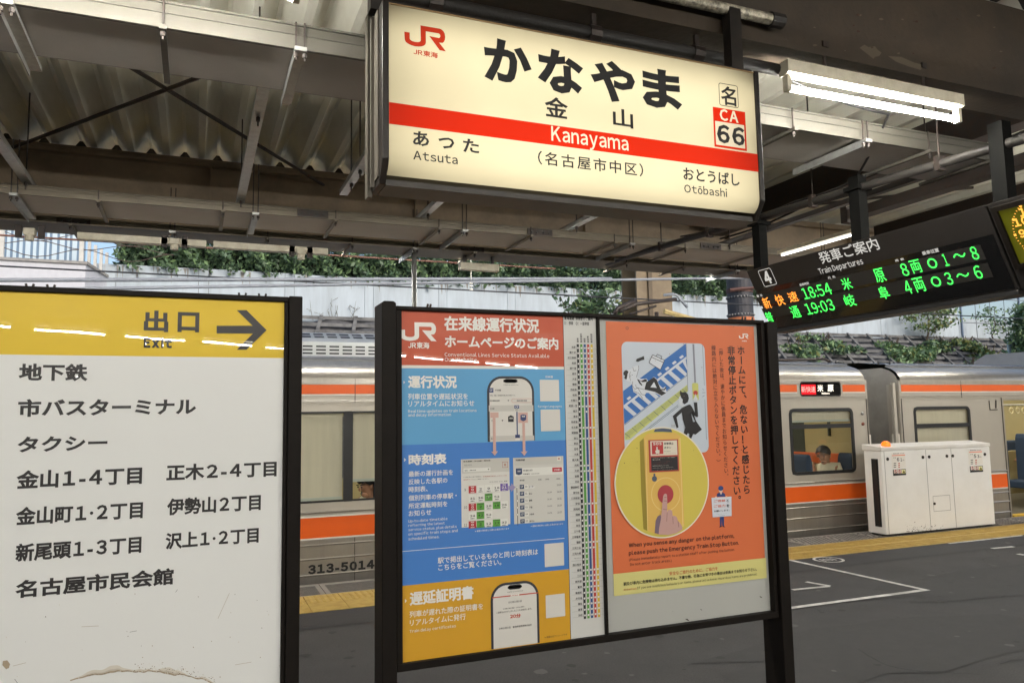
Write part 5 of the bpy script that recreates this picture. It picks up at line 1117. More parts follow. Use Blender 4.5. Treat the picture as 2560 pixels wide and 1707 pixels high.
for t, l, r_, w_ in (('在来線運行状況',(745,340),(1675,235),.034),('ホームページのご案内',(750,505),(1862,398),.034),('Conventional Lines Service Status Available',(750,590),(1775,568),.006),('Our Website',(750,640),(1065,616),.006)): pn.text(b, t, l, r_, w_, .0012)
mesh_obj('headline', b, WI, sp, fixn=False)
b = MB()
for t, l, r_, w_ in (('運行状況',(392,905),(870,793),.034),('列車位置や遅延状況を',(392,1015),(978,960),.012),('リアルタイムにお知らせ',(395,1085),(1040,1035),.012),('Realtime updates on train locations',(392,1150),(1063,1112),.008),('and delay information',(392,1188),(812,1158),.008),('日本語',(1740,803),(1810,780),.012),('foreign languages',(1663,1098),(1897,1068),.006)): pn.text(b, t, l, r_, w_, .0012)
pn.poly(b, [(347,828),(347,860),(363,845)], .0012)
for t, l, r_, w_ in (('時刻表',(262,163),(508,83),.034),('最新の運行計画を',(262,237),(548,190),.012),('反映した各駅の',(262,288),(512,245),.012),('時刻表、',(262,337),(385,302),.012),('個別列車の停車駅・',(262,392),(572,342),.012),('所定運転時刻を',(262,443),(512,395),.012),('お知らせ',(262,492),(408,452),.012),('Up-to-date timetable',(260,536),(512,497),.006),('reflecting the latest',(260,563),(495,525),.006),('service status, plus details',(260,591),(572,552),.006),('on specific train stops and',(260,620),(578,578),.006),('scheduled times.',(260,646),(460,613),.006),
    ('駅で掲出しているものと同じ時刻表は',(450,797),(1097,712),.012),('こちらをご覧ください。',(453,843),(860,785),.012),('遅延証明書',(268,1070),(680,960),.034),('列車が遅れた際の証明書を',(268,1145),(742,1065),.012),('リアルタイムに発行',(270,1200),(630,1130),.012),('Train delay certificates',(268,1248),(567,1192),.006),('※画面の時刻表とは異なる場合があります',(690,592),(910,565),.004),('※画面の時刻表とは異なる場合があります',(1050,560),(1260,535),.004)): pm_.text(b, t, l, r_, w_, .0012)
pm_.poly(b, [(232,113),(232,140),(246,126)], .0012); pm_.poly(b, [(238,1022),(238,1050),(250,1035)], .0012); pm_.line(b, [(222,717),(1268,632)], .0016, .0012)
mesh_obj('body_text', b, WI, sp, fixn=False)
b = MB(); pn.rrect(b, [(1682,820),(1868,820),(1875,1030),(1686,1030)], .002, .001); pn.rrect(b, [(1690,1110),(1880,1110),(1885,1322),(1694,1322)], .002, .001); pm_.rrect(b, [(1138,668),(1262,660),(1267,807),(1142,817)], .002, .001); pm_.rrect(b, [(1145,998),(1268,990),(1275,1135),(1150,1145)], .002, .001)
mesh_obj('blank_patch', b, ink((214,210,202)), sp, fixn=False)
def phone(pr, tl, tr, br, bl, cut_z, island, nm):
    q = [SB.uv(*pr.z(*p)) for p in (tl, tr, br, bl)]; u0, u1 = (q[0][0]+q[3][0])/2, (q[1][0]+q[2][0])/2; v1 = (q[0][1]+q[1][1])/2
    def half(d, off, mb):
        r_ = .055-d; x0, x1, y1 = u0+d, u1-d, v1-d; P = [(x0,cut_z)]+[(x0+r_-r_*math.cos(a), y1-r_+r_*math.sin(a)) for a in np.linspace(0,math.pi/2,9)]+[(x1-r_+r_*math.sin(a), y1-r_+r_*math.cos(a)) for a in np.linspace(0,math.pi/2,9)]+[(x1,cut_z)]
        mb.add([SB.p(*p, off) for p in P], [tuple(range(len(P)))]); return mb
    ph = mesh_obj('phone_picture', half(0,.0012,MB()), ink((44,46,54)), sp, fixn=False); mesh_obj('phone_screen', half(.0085,.0018,MB()), ink((216,212,204)), ph, fixn=False)
    b = MB(); pr.rrect(b, island, .011, .0026); return ph, b
ph, b = phone(pn, (1163,785), (1622,785), (1636,1430), (1172,1430), Z3_+.002, [(1325,812),(1462,812),(1462,850),(1325,850)], 'a')
for t, l, r_ in (('traininfo.jr-central.co.jp',(1325,876),(1470,860)),('中央線',(1243,932),(1300,912)),('※特急、快速、団体臨時列車は表示対象外です。',(1183,980),(1440,966)),('他の路線を選択',(1192,1032),(1290,1014)),('路線別運行情報',(1455,1032),(1555,1014)),('名古屋',(1195,1110),(1236,1094)),('00',(1442,1126),(1470,1104)),('千種',(1206,1228),(1235,1212)),('金山',(1200,1402),(1228,1388))): pn.text(b, t, l, r_, .012, .0026)
pn.poly(b, [(1365,1018),(1380,1018),(1372,1032)], .0026); pn.poly(b, [(1306,1212),(1324,1212),(1315,1228)], .0026); pn.poly(b, [(1370,1232),(1370,1180),(1397,1166),(1425,1180),(1425,1232)], .0026); pn.text(b, '01', (1450,1386), (1476,1366), .02, .0036)
mesh_obj('phone_lettering', b, KI, ph, fixn=False)
b = MB(); pn.rect(b, 1183,900,1226,945,.0026); pn.rect(b, 1432,1068,1478,1102,.0026); pn.rect(b, 1455,1132,1463,1360,.0022); pn.rect(b, 1440,1356,1486,1390,.0026); pn.poly(b, [(1490,1165),(1518,1158),(1546,1165),(1546,1212),(1518,1226),(1490,1212)], .0034); mesh_obj('navy_fields', b, ink((52,66,112)), ph, fixn=False)
b = MB(); pn.text(b, 'CF', (1190,932), (1218,912), .02, .0034).text(b, 'CF', (1440,1096), (1472,1076), .02, .0034).text(b, '快速', (1502,1186), (1534,1170), .02, .0042).text(b, '普通', (1382,1204), (1414,1188), .02, .0034); mesh_obj('phone_lettering', b, WI, ph, fixn=False)
b = MB(); pn.rect(b, 1183,1068,1432,1130,.0021); pn.rect(b, 1478,1068,1618,1130,.0021); pn.rect(b, 1192,1364,1440,1418,.0021); pn.rect(b, 1486,1364,1626,1418,.0021); mesh_obj('grey_rows', b, ink((196,192,184)), ph, fixn=False)
PK = ink((206,168,156)); b = MB(); pn.rect(b, 1195,1138,1276,1192,.003); pn.rect(b, 1470,1138,1562,1242,.003); pn.rrect(b, [(1403,1003),(1605,1003),(1607,1045),(1405,1045)], .006, .0027, ring=.002)
for (x0, y0, x1, hw) in ((1218,1192,1246,18),(1508,1242,1534,20)): pn.poly(b, [(x0,y0),(x1,y0),(x1+6,1520),(x1+6+hw,1518),((x0+x1)/2+8,1562),(x0+4-hw,1522),(x0+6,1522)], .0031)
mesh_obj('pink_arrows', b, PK, sp, fixn=False)
# timetable cards
zQ = Zm(1140,1110,.14667); pq_ = Print(SB, zQ); GR = ink((198,195,186))
b = MB(); pq_.rect(b, 95,228,905,1420,.0012); card = mesh_obj('timetable_card', b, ink((216,213,205)), sp, fixn=False)
b = MB(); pq_.rect(b, 990,200,1825,1360,.0012); card2 = mesh_obj('detail_card', b, ink((206,203,195)), sp, fixn=False)
b = MB(); pq_.rect(b, 100,232,902,500,.0016); pq_.rect(b, 995,205,1812,365,.0016); mesh_obj('card_header', b, GR, card, fixn=False)
b = MB(); pq_.rect(b, 125,392,583,472,.002); pq_.rect(b, 998,375,1815,545,.0018); mesh_obj('card_field', b, ink((226,224,216)), card, fixn=False)
red, grn, pur, wht = [MB() for _ in range(4)]; kt = MB(); wt = MB()
rows = [[(0,'0','r'),(1,'2','w'),(2,'9','w'),(3,'16','w'),(4,'21','p')],[(0,'31','w'),(1,'36','w'),(2,'45','g'),(3,'52','w')],[(0,'0','r'),(1,'2','g'),(2,'10','w'),(3,'18','g'),(4,'26','w')],[(0,'34','w'),(1,'42','g'),(2,'52','w')],[(0,'0','r'),(1,'2','g'),(2,'12','w'),(3,'22','g'),(4,'32','w')]]
cols = [213,350,488,626,752]; ry = [705,855,1003,1152,1302]
for i, rw in enumerate(rows):
    for c, s_, k in rw:
        x, y = cols[c], ry[i]-c*10; m_ = {'r':red,'g':grn,'p':pur,'w':wht}[k]; pq_.rect(m_, x, y, x+128, y+132, .002)
        t_ = wt if k in 'rp' else kt; w2 = 22*len(s_); pq_.text(t_, s_, (x+64-w2,y+88), (x+64+w2,y+46), .03, .0028)
        pq_.text(t_, {'r':'長野','g':'中津川','p':'中津川','w':'高蔵寺'}[k], (x+30,y+124), (x+98,y+100), .02, .0028)
        if k != 'w': pq_.text(t_, {'r':'特急','g':'区間快速','p':'快速'}[k], (x+(36 if k != 'g' else 14),y+36), (x+(92 if k != 'g' else 114),y+10), .02, .0028)
for s_, y in (('9',800),('10',1098),('11',1398)): pq_.text(kt, s_, (140 if len(s_) == 1 else 132,y), (164 if len(s_) == 1 else 185,y-48), .012, .002)
pq_.text(kt, '名古屋駅〔中央線〕時刻表', (118,308), (585,262), .02, .002); pq_.text(kt, '〔○/○〕', (140,372), (260,338), .01, .002); pq_.text(kt, '塩尻・長野方面', (140,458), (335,430), .02, .0028); pq_.poly(kt, [(535,415),(566,413),(550,440)], .0028)
pq_.text(kt, '※特急等の運行情報は、', (122,570), (440,540), .01, .002); pq_.text(kt, 'からご確認ください。', (275,608), (555,578), .01, .002); pq_.text(kt, '○○/○○ ○○ 更新', (570,652), (875,616), .01, .002)
mesh_obj('red_cells', red, ink((178,44,50)), card, fixn=False); mesh_obj('green_cells', grn, ink((92,162,60)), card, fixn=False); mesh_obj('purple_cell', pur, ink((108,84,160)), card, fixn=False); mesh_obj('white_cells', wht, ink((226,224,216)), card, fixn=False)
mesh_obj('card_lettering', kt, KI, card, fixn=False); mesh_obj('card_lettering', wt, WI, card, fixn=False)
b = MB(); pq_.text(b, '在来線運行状況トップページの', (455,560), (862,520), .012, .002); pq_.text(b, '特急等タブ', (122,614), (270,588), .012, .002); 
for q in ((785,298,880,398),): pq_.rrect(b, [(q[0],q[1]),(q[2],q[1]),(q[2],q[3]),(q[0],q[3])], .001, .002, ring=.0012); pq_.line(b, [(812,328),(850,368)], .002, .0021); pq_.line(b, [(850,328),(812,368)], .002, .0022)
pq_.line(b, [(1732,228),(1766,262)], .002, .0021); pq_.line(b, [(1766,228),(1732,262)], .002, .0022); mesh_obj('card_red_ink', b, ink((170,84,62)), card, fixn=False)
kt = MB(); wt = MB(); nv = MB(); wh = MB()
pq_.text(kt, '列車詳細', (1013,290), (1168,250), .03, .002); pq_.text(kt, '中津川行', (1140,465), (1300,425), .02, .0026); pq_.text(kt, '列車番号：○○○○M', (1142,520), (1412,485), .02, .0026)
for t, x0, x1 in (('停車駅',1080,1165),('定刻',1398,1452),('(到着)',1515,1585),('(発車)',1705,1772)): pq_.text(kt, t, (x0,630-(x0-1080)*.04), (x1,598-(x0-1080)*.04), .01, .002)
for i, (nm, a, d) in enumerate((('名古屋','','16:24'),('金山','16:28','16:28'),('鶴舞','16:30','16:31'),('千種','16:33','16:34'),('大曽根','16:36','16:37'),('新守山','',''))):
    y = 722+i*117; pq_.rect(nv, 1083+i*2,y-36,1158+i*2,y+40,.002); pq_.rect(wh, 1158+i*2,y-38,1226+i*2,y+36,.002); pq_.text(wt, 'CF', (1098+i*2,y+18), (1140+i*2,y-20), .03, .0028); pq_.text(kt, '0%d' % i, (1172+i*2,y+16), (1210+i*2,y-20), .02, .0028); pq_.text(kt, nm, (1236+i*3,y+18), (1236+i*3+26*len(nm)+ (0 if len(nm)<3 else 2),y-18), .02, .002)
    if a: pq_.text(kt, a, (1548+i*2,y-100+92), (1625+i*2,y-45+8), .01, .002)
    if d: pq_.text(kt, d, (1714+i*3,y-14), (1790+i*3,y-52), .01, .002)
    if i < 5: pq_.disc(wh, (1034+i*3,y+6), (15,18), .003, 14)
pq_.line(kt, [(1032,725),(1050,1385)], .0022, .0022)
for i in range(5): pq_.disc(kt, (1034+i*3,728+i*117), (18,21), .0026, 14, ring=.0011)
pq_.poly(nv, [(1013,412),(1120,408),(1122,505),(1068,525),(1015,508)], .0026); pq_.text(wt, '快速', (1042,474), (1094,444), .02, .0034)
rd_ = MB(); pq_.rect(rd_, 1637,390,1799,472,.0026); mesh_obj('red_label', rd_, ink((178,30,50)), card2, fixn=False); pq_.text(wt, '20分遅れ', (1660,450), (1776,414), .02, .0034)
mesh_obj('navy_fields', nv, ink((44,62,96)), card2, fixn=False); mesh_obj('card_field', wh, ink((226,224,216)), card2, fixn=False); mesh_obj('card_lettering', kt, KI, card2, fixn=False); mesh_obj('card_lettering', wt, WI, card2, fixn=False)
b = MB(); pq_.rrect(b, [(1718,208),(1780,208),(1782,280),(1720,280)], .001, .0019); mesh_obj('card_field', b, ink((226,220,206)), card2, fixn=False)
b = MB(); pq_.poly(b, [(885,708),(935,706),(935,660),(1010,730),(935,812),(935,775),(885,778)], .003); mesh_obj('purple_arrow', b, ink((150,140,180)), sp, fixn=False)
ph2, b = phone(pm_, (790,925), (1100,900), (1108,1300), (795,1345), BZ0+.003, [(900,932),(992,928),(992,958),(900,962)], 'b')
for t, l, r_ in (('traininfo.jr-central.co.jp',(898,984),(998,965)),('○○年○月○日',(905,1052),(990,1028)),('○○線の列車が現在、20分以上遅延し',(870,1092),(1012,1068)),('ご迷惑をおかけしましたことをお詫びします。',(828,1118),(1055,1085)),('○年○月○日　東海旅客鉄道株式会社',(845,1222),(1056,1186))): pm_.text(b, t, l, r_, .01, .0026)
mesh_obj('phone_lettering', b, KI, ph2, fixn=False)
b = MB(); pm_.rect(b, 801,986,1095,1012,.0026); pm_.text(b, '20分', (915,1150), (985,1115), .04, .0026); mesh_obj('phone_red_ink', b, ink((196,70,44)), ph2, fixn=False)
b = MB(); pm_.text(b, '遅延証明書', (918,1007), (975,990), .02, .0034); mesh_obj('phone_lettering', b, WI, ph2, fixn=False)
b = MB(); pm_.text(b, '※画面は全てイメージです', (1140,1278), (1285,1248), .01, .0012); mesh_obj('footnote', b, ink((90,64,20)), sp, fixn=False)
# ---- stop chart
zS = Zm(1390,770,.5303); ps = Print(SB, zS); sc_ = thing('stop_chart', 'narrow white chart of train stops with five coloured lines, beside the blue poster', 'chart', (1.33,Y5,BZ0))
mesh_obj('sheet', pq(MB(), BZ0, BZ1, 0, PX1_+.002, MX0), acrylic('chart_white', (206,205,200)), sc_)
st_names = '米原 醒ケ井 近江長岡 柏原 関ケ原 垂井 大垣 穂積 西岐阜 岐阜 木曽川 尾張一宮 稲沢 清洲 枇杷島 名古屋 尾頭橋 金山 熱田 笠寺 大高 南大高 共和 大府 逢妻 刈谷 野田新町 東刈谷 三河安城 安城 西岡崎 岡崎 相見 幸田 三ケ根 三河塩津 蒲郡 三河三谷 三河大塚 愛知御津 西小坂井 豊橋 二川 新所原 鷲津 新居町 弁天島 舞阪 高塚 浜松'.split()
stops = {1:{0,1,2,3,4,5,6,7,8,9,11,15,17,22,23,25,29}|set(range(31,50)),2:{0,1,2,3,4,5,6,7,8,9,11,12,15,17,22,23,25,29,31,33,36,37}|set(range(41,50)),3:{0,1,2,3,4,5,6,7,8,9,11,15,17,23,25,29,31,33,36,37}|set(range(41,50)),4:{0,1,2,3,4,5,6,7,8,9,11,15,17,25,29,31,33,36}|set(range(41,50))}
uA, vA = u(zS(100,188)); uB, vB = u(zS(138,1446)); du = (u(zS(165,188))[0]-uA)/4; bars = [MB() for _ in range(5)]; dots = MB(); ticks = MB(); nm_ = MB()
lc = (uA+uB)/2
for k in range(5):
    cx = lc+k*du; bars[k].quad(SB.p(cx-.0046,vB-.012,.001), SB.p(cx+.0046,vB-.012,.001), SB.p(cx+.0046,vA+.014,.001), SB.p(cx-.0046,vA+.014,.001))
for i, s_ in enumerate(st_names):
    v = vA+(vB-vA)*i/49
    for k in range(5):
        if k == 0 or i in stops[k]:
            cx = lc+k*du; r_ = .0035; dots.add([SB.p(cx+r_*math.cos(a), v+r_*math.sin(a), .0016) for a in np.arange(12)*math.pi/6], [tuple(range(12))])
    ticks.quad(SB.p(lc-.048,v-.0035,.0008), SB.p(MX0-.002,v-.0035,.0008), SB.p(MX0-.002,v-.003,.0008), SB.p(lc-.048,v-.003,.0008))
    V, F = layout(s_, .02); n = len(s_); hgt = .0085; wdt = min(.0085*n, .034); V = V.copy(); lo = V[:,:2].min(0); hi = V[:,:2].max(0); sx_, sy_ = wdt/(hi[0]-lo[0]), hgt/(hi[1]-lo[1])
    nm_.add([SB.p(lc-.009-wdt+(p[0]-lo[0])*sx_, v-.002+(p[1]-lo[1])*sy_, .0012+p[2]*.002) for p in V], F)
for b, c, nm in zip(bars, ((34,33,36),(84,150,58),(40,78,132),(186,58,48),(212,180,50)), ('black_line','green_line','blue_line','red_line','yellow_line')): mesh_obj(nm, b, ink(c), sc_, fixn=False)
mesh_obj('stop_dots', dots, ink((226,224,218)), sc_, fixn=False); mesh_obj('ruled_lines', ticks, ink((120,118,114)), sc_, fixn=False)
ps.text(nm_, '東海道線 停車駅のご案内', (38,56), (172,44), .03, .001); ps.text(nm_, '○：停車　◇：一部停車', (38,80), (155,66), .02, .001)
for k, t in enumerate(('普通','区間快速','快速','新快速','特別快速')): cx = lc+k*du; x_ = zS; sz = .0085; 
for k, t in enumerate(('普通','区間快速','快速','新快速','特別快速')):
    for i, c in enumerate(t):
        v_, f_, z_ = glyph(c, .02); cy = vA+.022+.0085*(len(t)-1-i); nm_.add([SB.p(lc+k*du+(p[0]-.5)*.0085, cy+(p[1]-.1)*.0085, .001+zz*.002) for p, zz in zip(v_, z_)], f_)
mesh_obj('chart_lettering', nm_, KI, sc_, fixn=False)
# ---- safety poster
sf = thing('safety_poster', 'orange safety poster about the emergency stop button, with a finger on a red button', 'poster', (1.8,Y5,1.0)); pA, pB, pC, pD = Print(SB, zA), Print(SB, zBt, 1.0), Print(SB, zC), Print(SB, zD); O0 = -.010
ox0, oz1 = u(zA(137,150)); ox1 = u(zA(1472,700))[0]+.004; oz0 = (vv(zBt(193,990))+vv(zBt(1522,860)))/2; ox0 = (ox0+u(zBt(193,990))[0])/2; oy0 = (vv(zBt(197,1180))+vv(zBt(1528,1035)))/2
b = MB().quad((ox0,Y5+.010,oz0),(ox1,Y5+.010,oz0),(ox1,Y5+.010,oz1),(ox0,Y5+.010,oz1)); mesh_obj('orange_sheet', b, acrylic('safety_orange', (216,110,62), .2), sf)
ys_ = thing('notice_strip', 'yellow notice strip along the foot of the orange safety poster', 'notice', (1.8,Y5,oy0)); b = MB().quad((ox0,Y5+.008,oy0),(ox1+.003,Y5+.008,oy0),(ox1+.003,Y5+.008,oz0+.001),(ox0,Y5+.008,oz0+.001)); mesh_obj('strip_sheet', b, acrylic('strip_yellow', (212,204,128)), ys_)
L = lambda k: O0+.0016+.0006*k
b = MB(); pA.rrect(b, [(272,330),(1015,352),(1055,1375),(300,1290)], .025, L(0)); pic = mesh_obj('illustration', b, ink((196,204,214)), sf, fixn=False)
BL_, WP = ink((44,104,176)), ink((206,212,220)); b = MB(); pC.poly(b, [(338,880),(1218,214),(1237,650),(355,1345)], L(1)); mesh_obj('track_bed', b, BL_, pic, fixn=False)
b = MB(); pC.poly(b, [(345,1078),(1224,395),(1226,432),(347,1115)], L(2))
for x in range(345, 1200, 103):
    y = 1110-.777*(x-345); e0 = 140; pC.poly(b, [(x,y),(x+44,y-34),(min(x+44+e0,1236),y-34+e0*.87),(min(x+e0,1236),y+e0*.87)], L(2)+.0001)
for x, y in ((385,985),(815,650),(920,570),(1020,488),(1122,408)): pC.poly(b, [(x,y),(x+45,y-35),(x+70,y-12),(x+25,y+24)], L(2))
mesh_obj('rails_and_sleepers', b, WP, pic, fixn=False)
b = MB(); pC.poly(b, [(362,1470),(1238,792),(1246,882),(430,1560),(365,1565)], L(1)); tac = mesh_obj('tactile_strip', b, ink((200,204,120)), pic, fixn=False)
b = MB()
for i in range(9):
    x = 362+i*100; y = 1470-.774*(x-362); pC.line(b, [(x,y),(x+75,y+65)], .0016, L(2))
for i in range(70):
    for j in range(6):
        x = 375+i*12.3; y = 1470-.774*(x-362)+14+j*14; 
        if y < 1560 and x < 1225: pC.poly(b, [(x,y),(x+5,y-3),(x+7,y+2),(x+2,y+5)], L(2)+.0001)
pC.line(b, [(470,1568),(1110,1075)], .0016, L(1)); pC.line(b, [(500,1568),(1115,1095)], .0016, L(1)); pC.line(b, [(355,1357),(1237,660)], .0016, L(2)); pC.line(b, [(1452,235),(1478,800)], .0014, L(1)); pC.line(b, [(1485,1000),(1508,1560)], .0014, L(1)); pC.line(b, [(1222,215),(1246,880)], .0014, L(2))
for a, c in (((1450,850),(1475,865)),((1450,903),(1492,900)),((1450,960),(1482,940))): pC.line(b, [a, c], .0014, L(1))
mesh_obj('drawn_lines', b, ink((58,84,108)), pic, fixn=False)
b = MB(); pC.poly(b, [(1310,220),(1336,222),(1362,765),(1338,765)], L(1)); mesh_obj('drawn_pole', b, ink((132,134,146)), pic, fixn=False)
b = MB(); pC.rrect(b, [(1305,768),(1390,766),(1400,1008),(1314,1012)], .006, L(2)); mesh_obj('drawn_box', b, ink((196,196,110)), pic, fixn=False)
b = MB(); pC.disc(b, (1352,905), 32, L(3), 20); mesh_obj('drawn_button', b, ink((180,60,50)), pic, fixn=False)
wm_, km = MB(), MB()
# the falling man
pC.poly(wm_, [(345,625),(385,590),(440,575),(478,540),(540,518),(556,545),(545,620),(520,665),(535,700),(600,710),(665,705),(690,745),(765,680),(800,700),(820,745),(870,850),(930,815),(945,890),(880,955),(780,905),(660,905),(640,940),(660,985),(620,1000),(590,960),(520,915),(480,890),(460,780),(450,745),(390,740),(350,690)], L(3))
pC.poly(km, [(338,628),(352,600),(372,588),(392,590),(410,610),(398,640),(392,680),(384,716),(362,712),(350,690),(362,668),(342,652)], L(4)); pC.poly(km, [(660,757),(766,684),(806,720),(862,852),(912,850),(928,824),(940,836),(920,868),(870,868),(938,908),(875,944),(782,892),(634,858)], L(4)); pC.poly(wm_, [(716,826),(768,752),(806,836)], L(5)); pC.poly(km, [(528,708),(592,738),(640,712),(668,718),(668,748),(606,756),(560,730),(608,800),(590,802),(560,770)], L(4))
for pts in ([(470,745),(462,800),(500,855)],[(510,790),(520,830),(630,858)],[(440,610),(420,660),(440,735)],[(470,545),(485,600),(520,590)],[(548,522),(556,560),(520,690)],[(500,855),(540,835),(600,930),(655,935)],[(490,880),(560,915),(612,985)],[(440,655),(430,690)],[(455,660),(470,650)]): pC.line(km, pts, .0014, L(4))
pC.poly(km, [(515,462),(528,428),(585,408),(628,388),(636,440),(592,450),(545,472)], L(2)); pC.poly(wm_, [(748,372),(916,448),(858,582),(698,482)], L(3))
for pts in ([(748,372),(916,448),(858,582),(698,482),(748,372)],[(735,405),(905,482)],[(795,395),(815,366),(880,395),(862,440)]): pC.line(km, pts, .0022, L(4))
# the person at the button
pC.poly(wm_, [(1120,962),(1145,945),(1180,990),(1165,1060),(1210,1075),(1170,1105),(1130,1070),(1118,1010)], L(3)); pC.poly(wm_, [(1330,1035),(1318,990),(1340,960),(1350,915),(1362,960),(1380,985),(1375,1035)], L(4)); pC.poly(wm_, [(1085,1405),(1020,1390),(1012,1345),(1045,1335),(1075,1350),(1112,1392)], L(3))
pC.poly(km, [(1130,912),(1138,868),(1160,898),(1205,893),(1245,925),(1258,985),(1242,1035),(1195,1065),(1168,1040),(1172,1000),(1150,975),(1140,945)], L(4)); pC.poly(km, [(1168,1110),(1250,1072),(1275,1068),(1300,1100),(1342,1182),(1325,1040),(1374,1038),(1388,1232),(1372,1250),(1288,1190),(1315,1310),(1345,1310),(1290,1190),(1318,1180),(1358,1300),(1440,1418),(1350,1490),(1318,1480),(1288,1552),(1258,1568),(1262,1478),(1240,1470),(1225,1500),(1184,1472),(1206,1390),(1172,1280),(1158,1180),(1085,1245),(1112,1388),(1085,1402),(1030,1230),(1155,1118)], L(4))
for k in range(4): pC.line(km, [(1015+k*14,1345),(1022+k*14,1388)], .0012, L(4))
mesh_obj('drawn_figures', wm_, ink((212,216,222)), pic, fixn=False); mesh_obj('drawn_black', km, ink((26,24,26)), pic, fixn=False)
# round photo of the button
b = MB(); pD.disc(b, (727,757), (603,722), L(6), 72); pd_ = mesh_obj('photo_rim', b, ink((232,222,204)), sf, fixn=False)
b = MB(); pD.disc(b, (727,757), (587,706), L(7), 72); mesh_obj('photo_wall', b, ink((210,192,84)), pd_, fixn=False)
b = MB()
def dclip(pts, rx=586, ry=704):
    o = []
    for x, y in pts:
        dx, dy = (x-727)/rx, (y-757)/ry; r_ = math.hypot(dx, dy); o.append((727+dx/r_*rx, 757+dy/r_*ry) if r_ > 1 else (x, y))
    return o
pD.poly(b, dclip([(420,230),(475,180),(500,760),(520,1392),(470,1370),(440,900)]), L(8)); mesh_obj('photo_dark_edge', b, ink((150,132,46)), pd_, fixn=False)
b = MB(); pD.poly(b, dclip([(472,180),(512,130),(560,120),(880,110),(945,150),(960,300),(1005,1310),(960,1360),(880,1412),(780,1445),(640,1440),(522,1392)]), L(9)); bxp = mesh_obj('photo_box', b, ink((222,180,92)), pd_, fixn=False)
b = MB(); pD.line(b, [(500,200),(525,1380)], .003, L(10)); pD.line(b, [(945,180),(985,1340)], .004, L(10)); pD.disc(b, (762,915), (190,222), L(10), 40, ring=.003); mesh_obj('photo_highlight', b, ink((232,204,128)), pd_, fixn=False)
b = MB(); pD.poly(b, dclip([(600,100),(620,60),(720,45),(830,60),(845,105),(720,98)]), L(10)); pD.disc(b, (612,712), (33,38), L(10), 20); pD.disc(b, (610,660), (14,18), L(10), 12); mesh_obj('photo_dark', b, ink((72,84,104)), pd_, fixn=False)
b = MB(); pD.rect(b, 545,195,920,632,L(10)); lb = mesh_obj('label_border', b, ink((176,66,54)), pd_, fixn=False)
b = MB(); pD.rect(b, 562,210,904,414,L(11)); mesh_obj('label_white', b, ink((224,214,196)), pd_, fixn=False)
b = MB(); pD.rect(b, 572,418,912,614,L(11)); pD.text(b, '非常停止', (733,270), (858,235), .03, L(12)).text(b, 'ボタン', (735,320), (828,290), .03, L(12)).text(b, 'Emergency', (735,362), (820,346), .01, L(12)).text(b, 'Train stop button', (735,386), (895,372), .01, L(12)); mesh_obj('label_black', b, ink((34,32,34)), pd_, fixn=False)
b = MB(); pD.rect(b, 578,230,720,394,L(12)); mesh_obj('label_red', b, ink((184,58,56)), pd_, fixn=False)
b = MB(); pD.text(b, 'SOS', (588,275), (702,235), .05, L(13)); pD.poly(b, [(632,300),(648,292),(652,330),(676,340),(672,384),(628,384),(616,346),(634,340)], L(13))
for k, (t, x1) in enumerate((('このボタンを押すと、列車に危険を',880),('知らせます。',690),('','' ),('',''),('緊急時以外は扱わないでください。',800),('みだりに扱うと法律により罰せられます。',860),('Press this button in case of emergency only.',905))):
    if t: pD.text(b, t, (586,446+k*26), (x1,428+k*26), .01, L(12))
mesh_obj('label_lettering', b, ink((220,212,200)), pd_, fixn=False)
b = MB(); pD.text(b, 'いたずらに押さないで、緊急時のみ', (586,498), (835,482), .01, L(12)).text(b, 'ボタンを押してください', (586,524), (790,508), .01, L(12)); mesh_obj('label_red_ink', b, ink((150,56,46)), pd_, fixn=False)
b = MB(); pD.disc(b, (756,915), (103,121), L(11), 40); mesh_obj('photo_button', b, ink((172,58,66)), pd_, fixn=False)
b = MB(); pD.poly(b, dclip([(612,1420),(625,1260),(650,1205),(690,1180),(700,1230),(690,1440)]), L(12)); mesh_obj('photo_thumb', b, ink((120,100,116)), pd_, fixn=False)
b = MB(); pD.poly(b, dclip([(722,940),(735,912),(755,904),(772,918),(776,1000),(774,1150),(784,1124),(815,1114),(840,1132),(846,1200),(868,1192),(900,1212),(915,1262),(940,1285),(968,1330),(975,1372),(900,1420),(790,1446),(664,1440),(668,1360),(692,1240),(705,1120),(714,1010)]), L(13)); mesh_obj('photo_hand', b, ink((196,156,148)), pd_, fixn=False)
b = MB()
for pts in ([(774,1150),(766,1270)],[(846,1205),(852,1300)],[(915,1265),(925,1345)],[(728,1000),(770,1002)],[(735,955),(765,955)],[(720,1110),(770,1115)]): pD.line(b, pts, .0022, L(14))
mesh_obj('photo_knuckle_lines', b, ink((150,108,104)), pd_, fixn=False)
# wording
b = MB(); jr_logo(pA, b, (1322,305), (1405,262), L(0)); pA.text(b, 'JR東海', (1345,333), (1390,321), .02, L(0)); mesh_obj('logo', b, ink((232,226,216)), sf, fixn=False)
def vt(t, top, bot_px, w_, bw):
    b = MB(); x0, y0 = zA(*top); x1, y1 = bot_px; pz_ = Print(SB, Zm(0,0,1)); pz_.vtext(b, t, (x0,y0), (x1,y1), bw, L(0), w_); mesh_obj('vertical_lettering', b, ink((44,32,28)), sf, fixn=False)
vt('ホームにて、危ない！と感じたら', (1338,368), zBt(1362,300), 1.0, .022); vt('非常停止ボタンを押してください。', (1250,368), zBt(1280,398), 1.0, .022); vt('（押した後は、速やかに係員までお知らせください。', (1158,362), zBt(1184,166), 1.0, .002); vt('線路内には絶対に立ち入らないでください。）', (1094,362), zBt(1116,44), 1.0, .002)
b = MB()
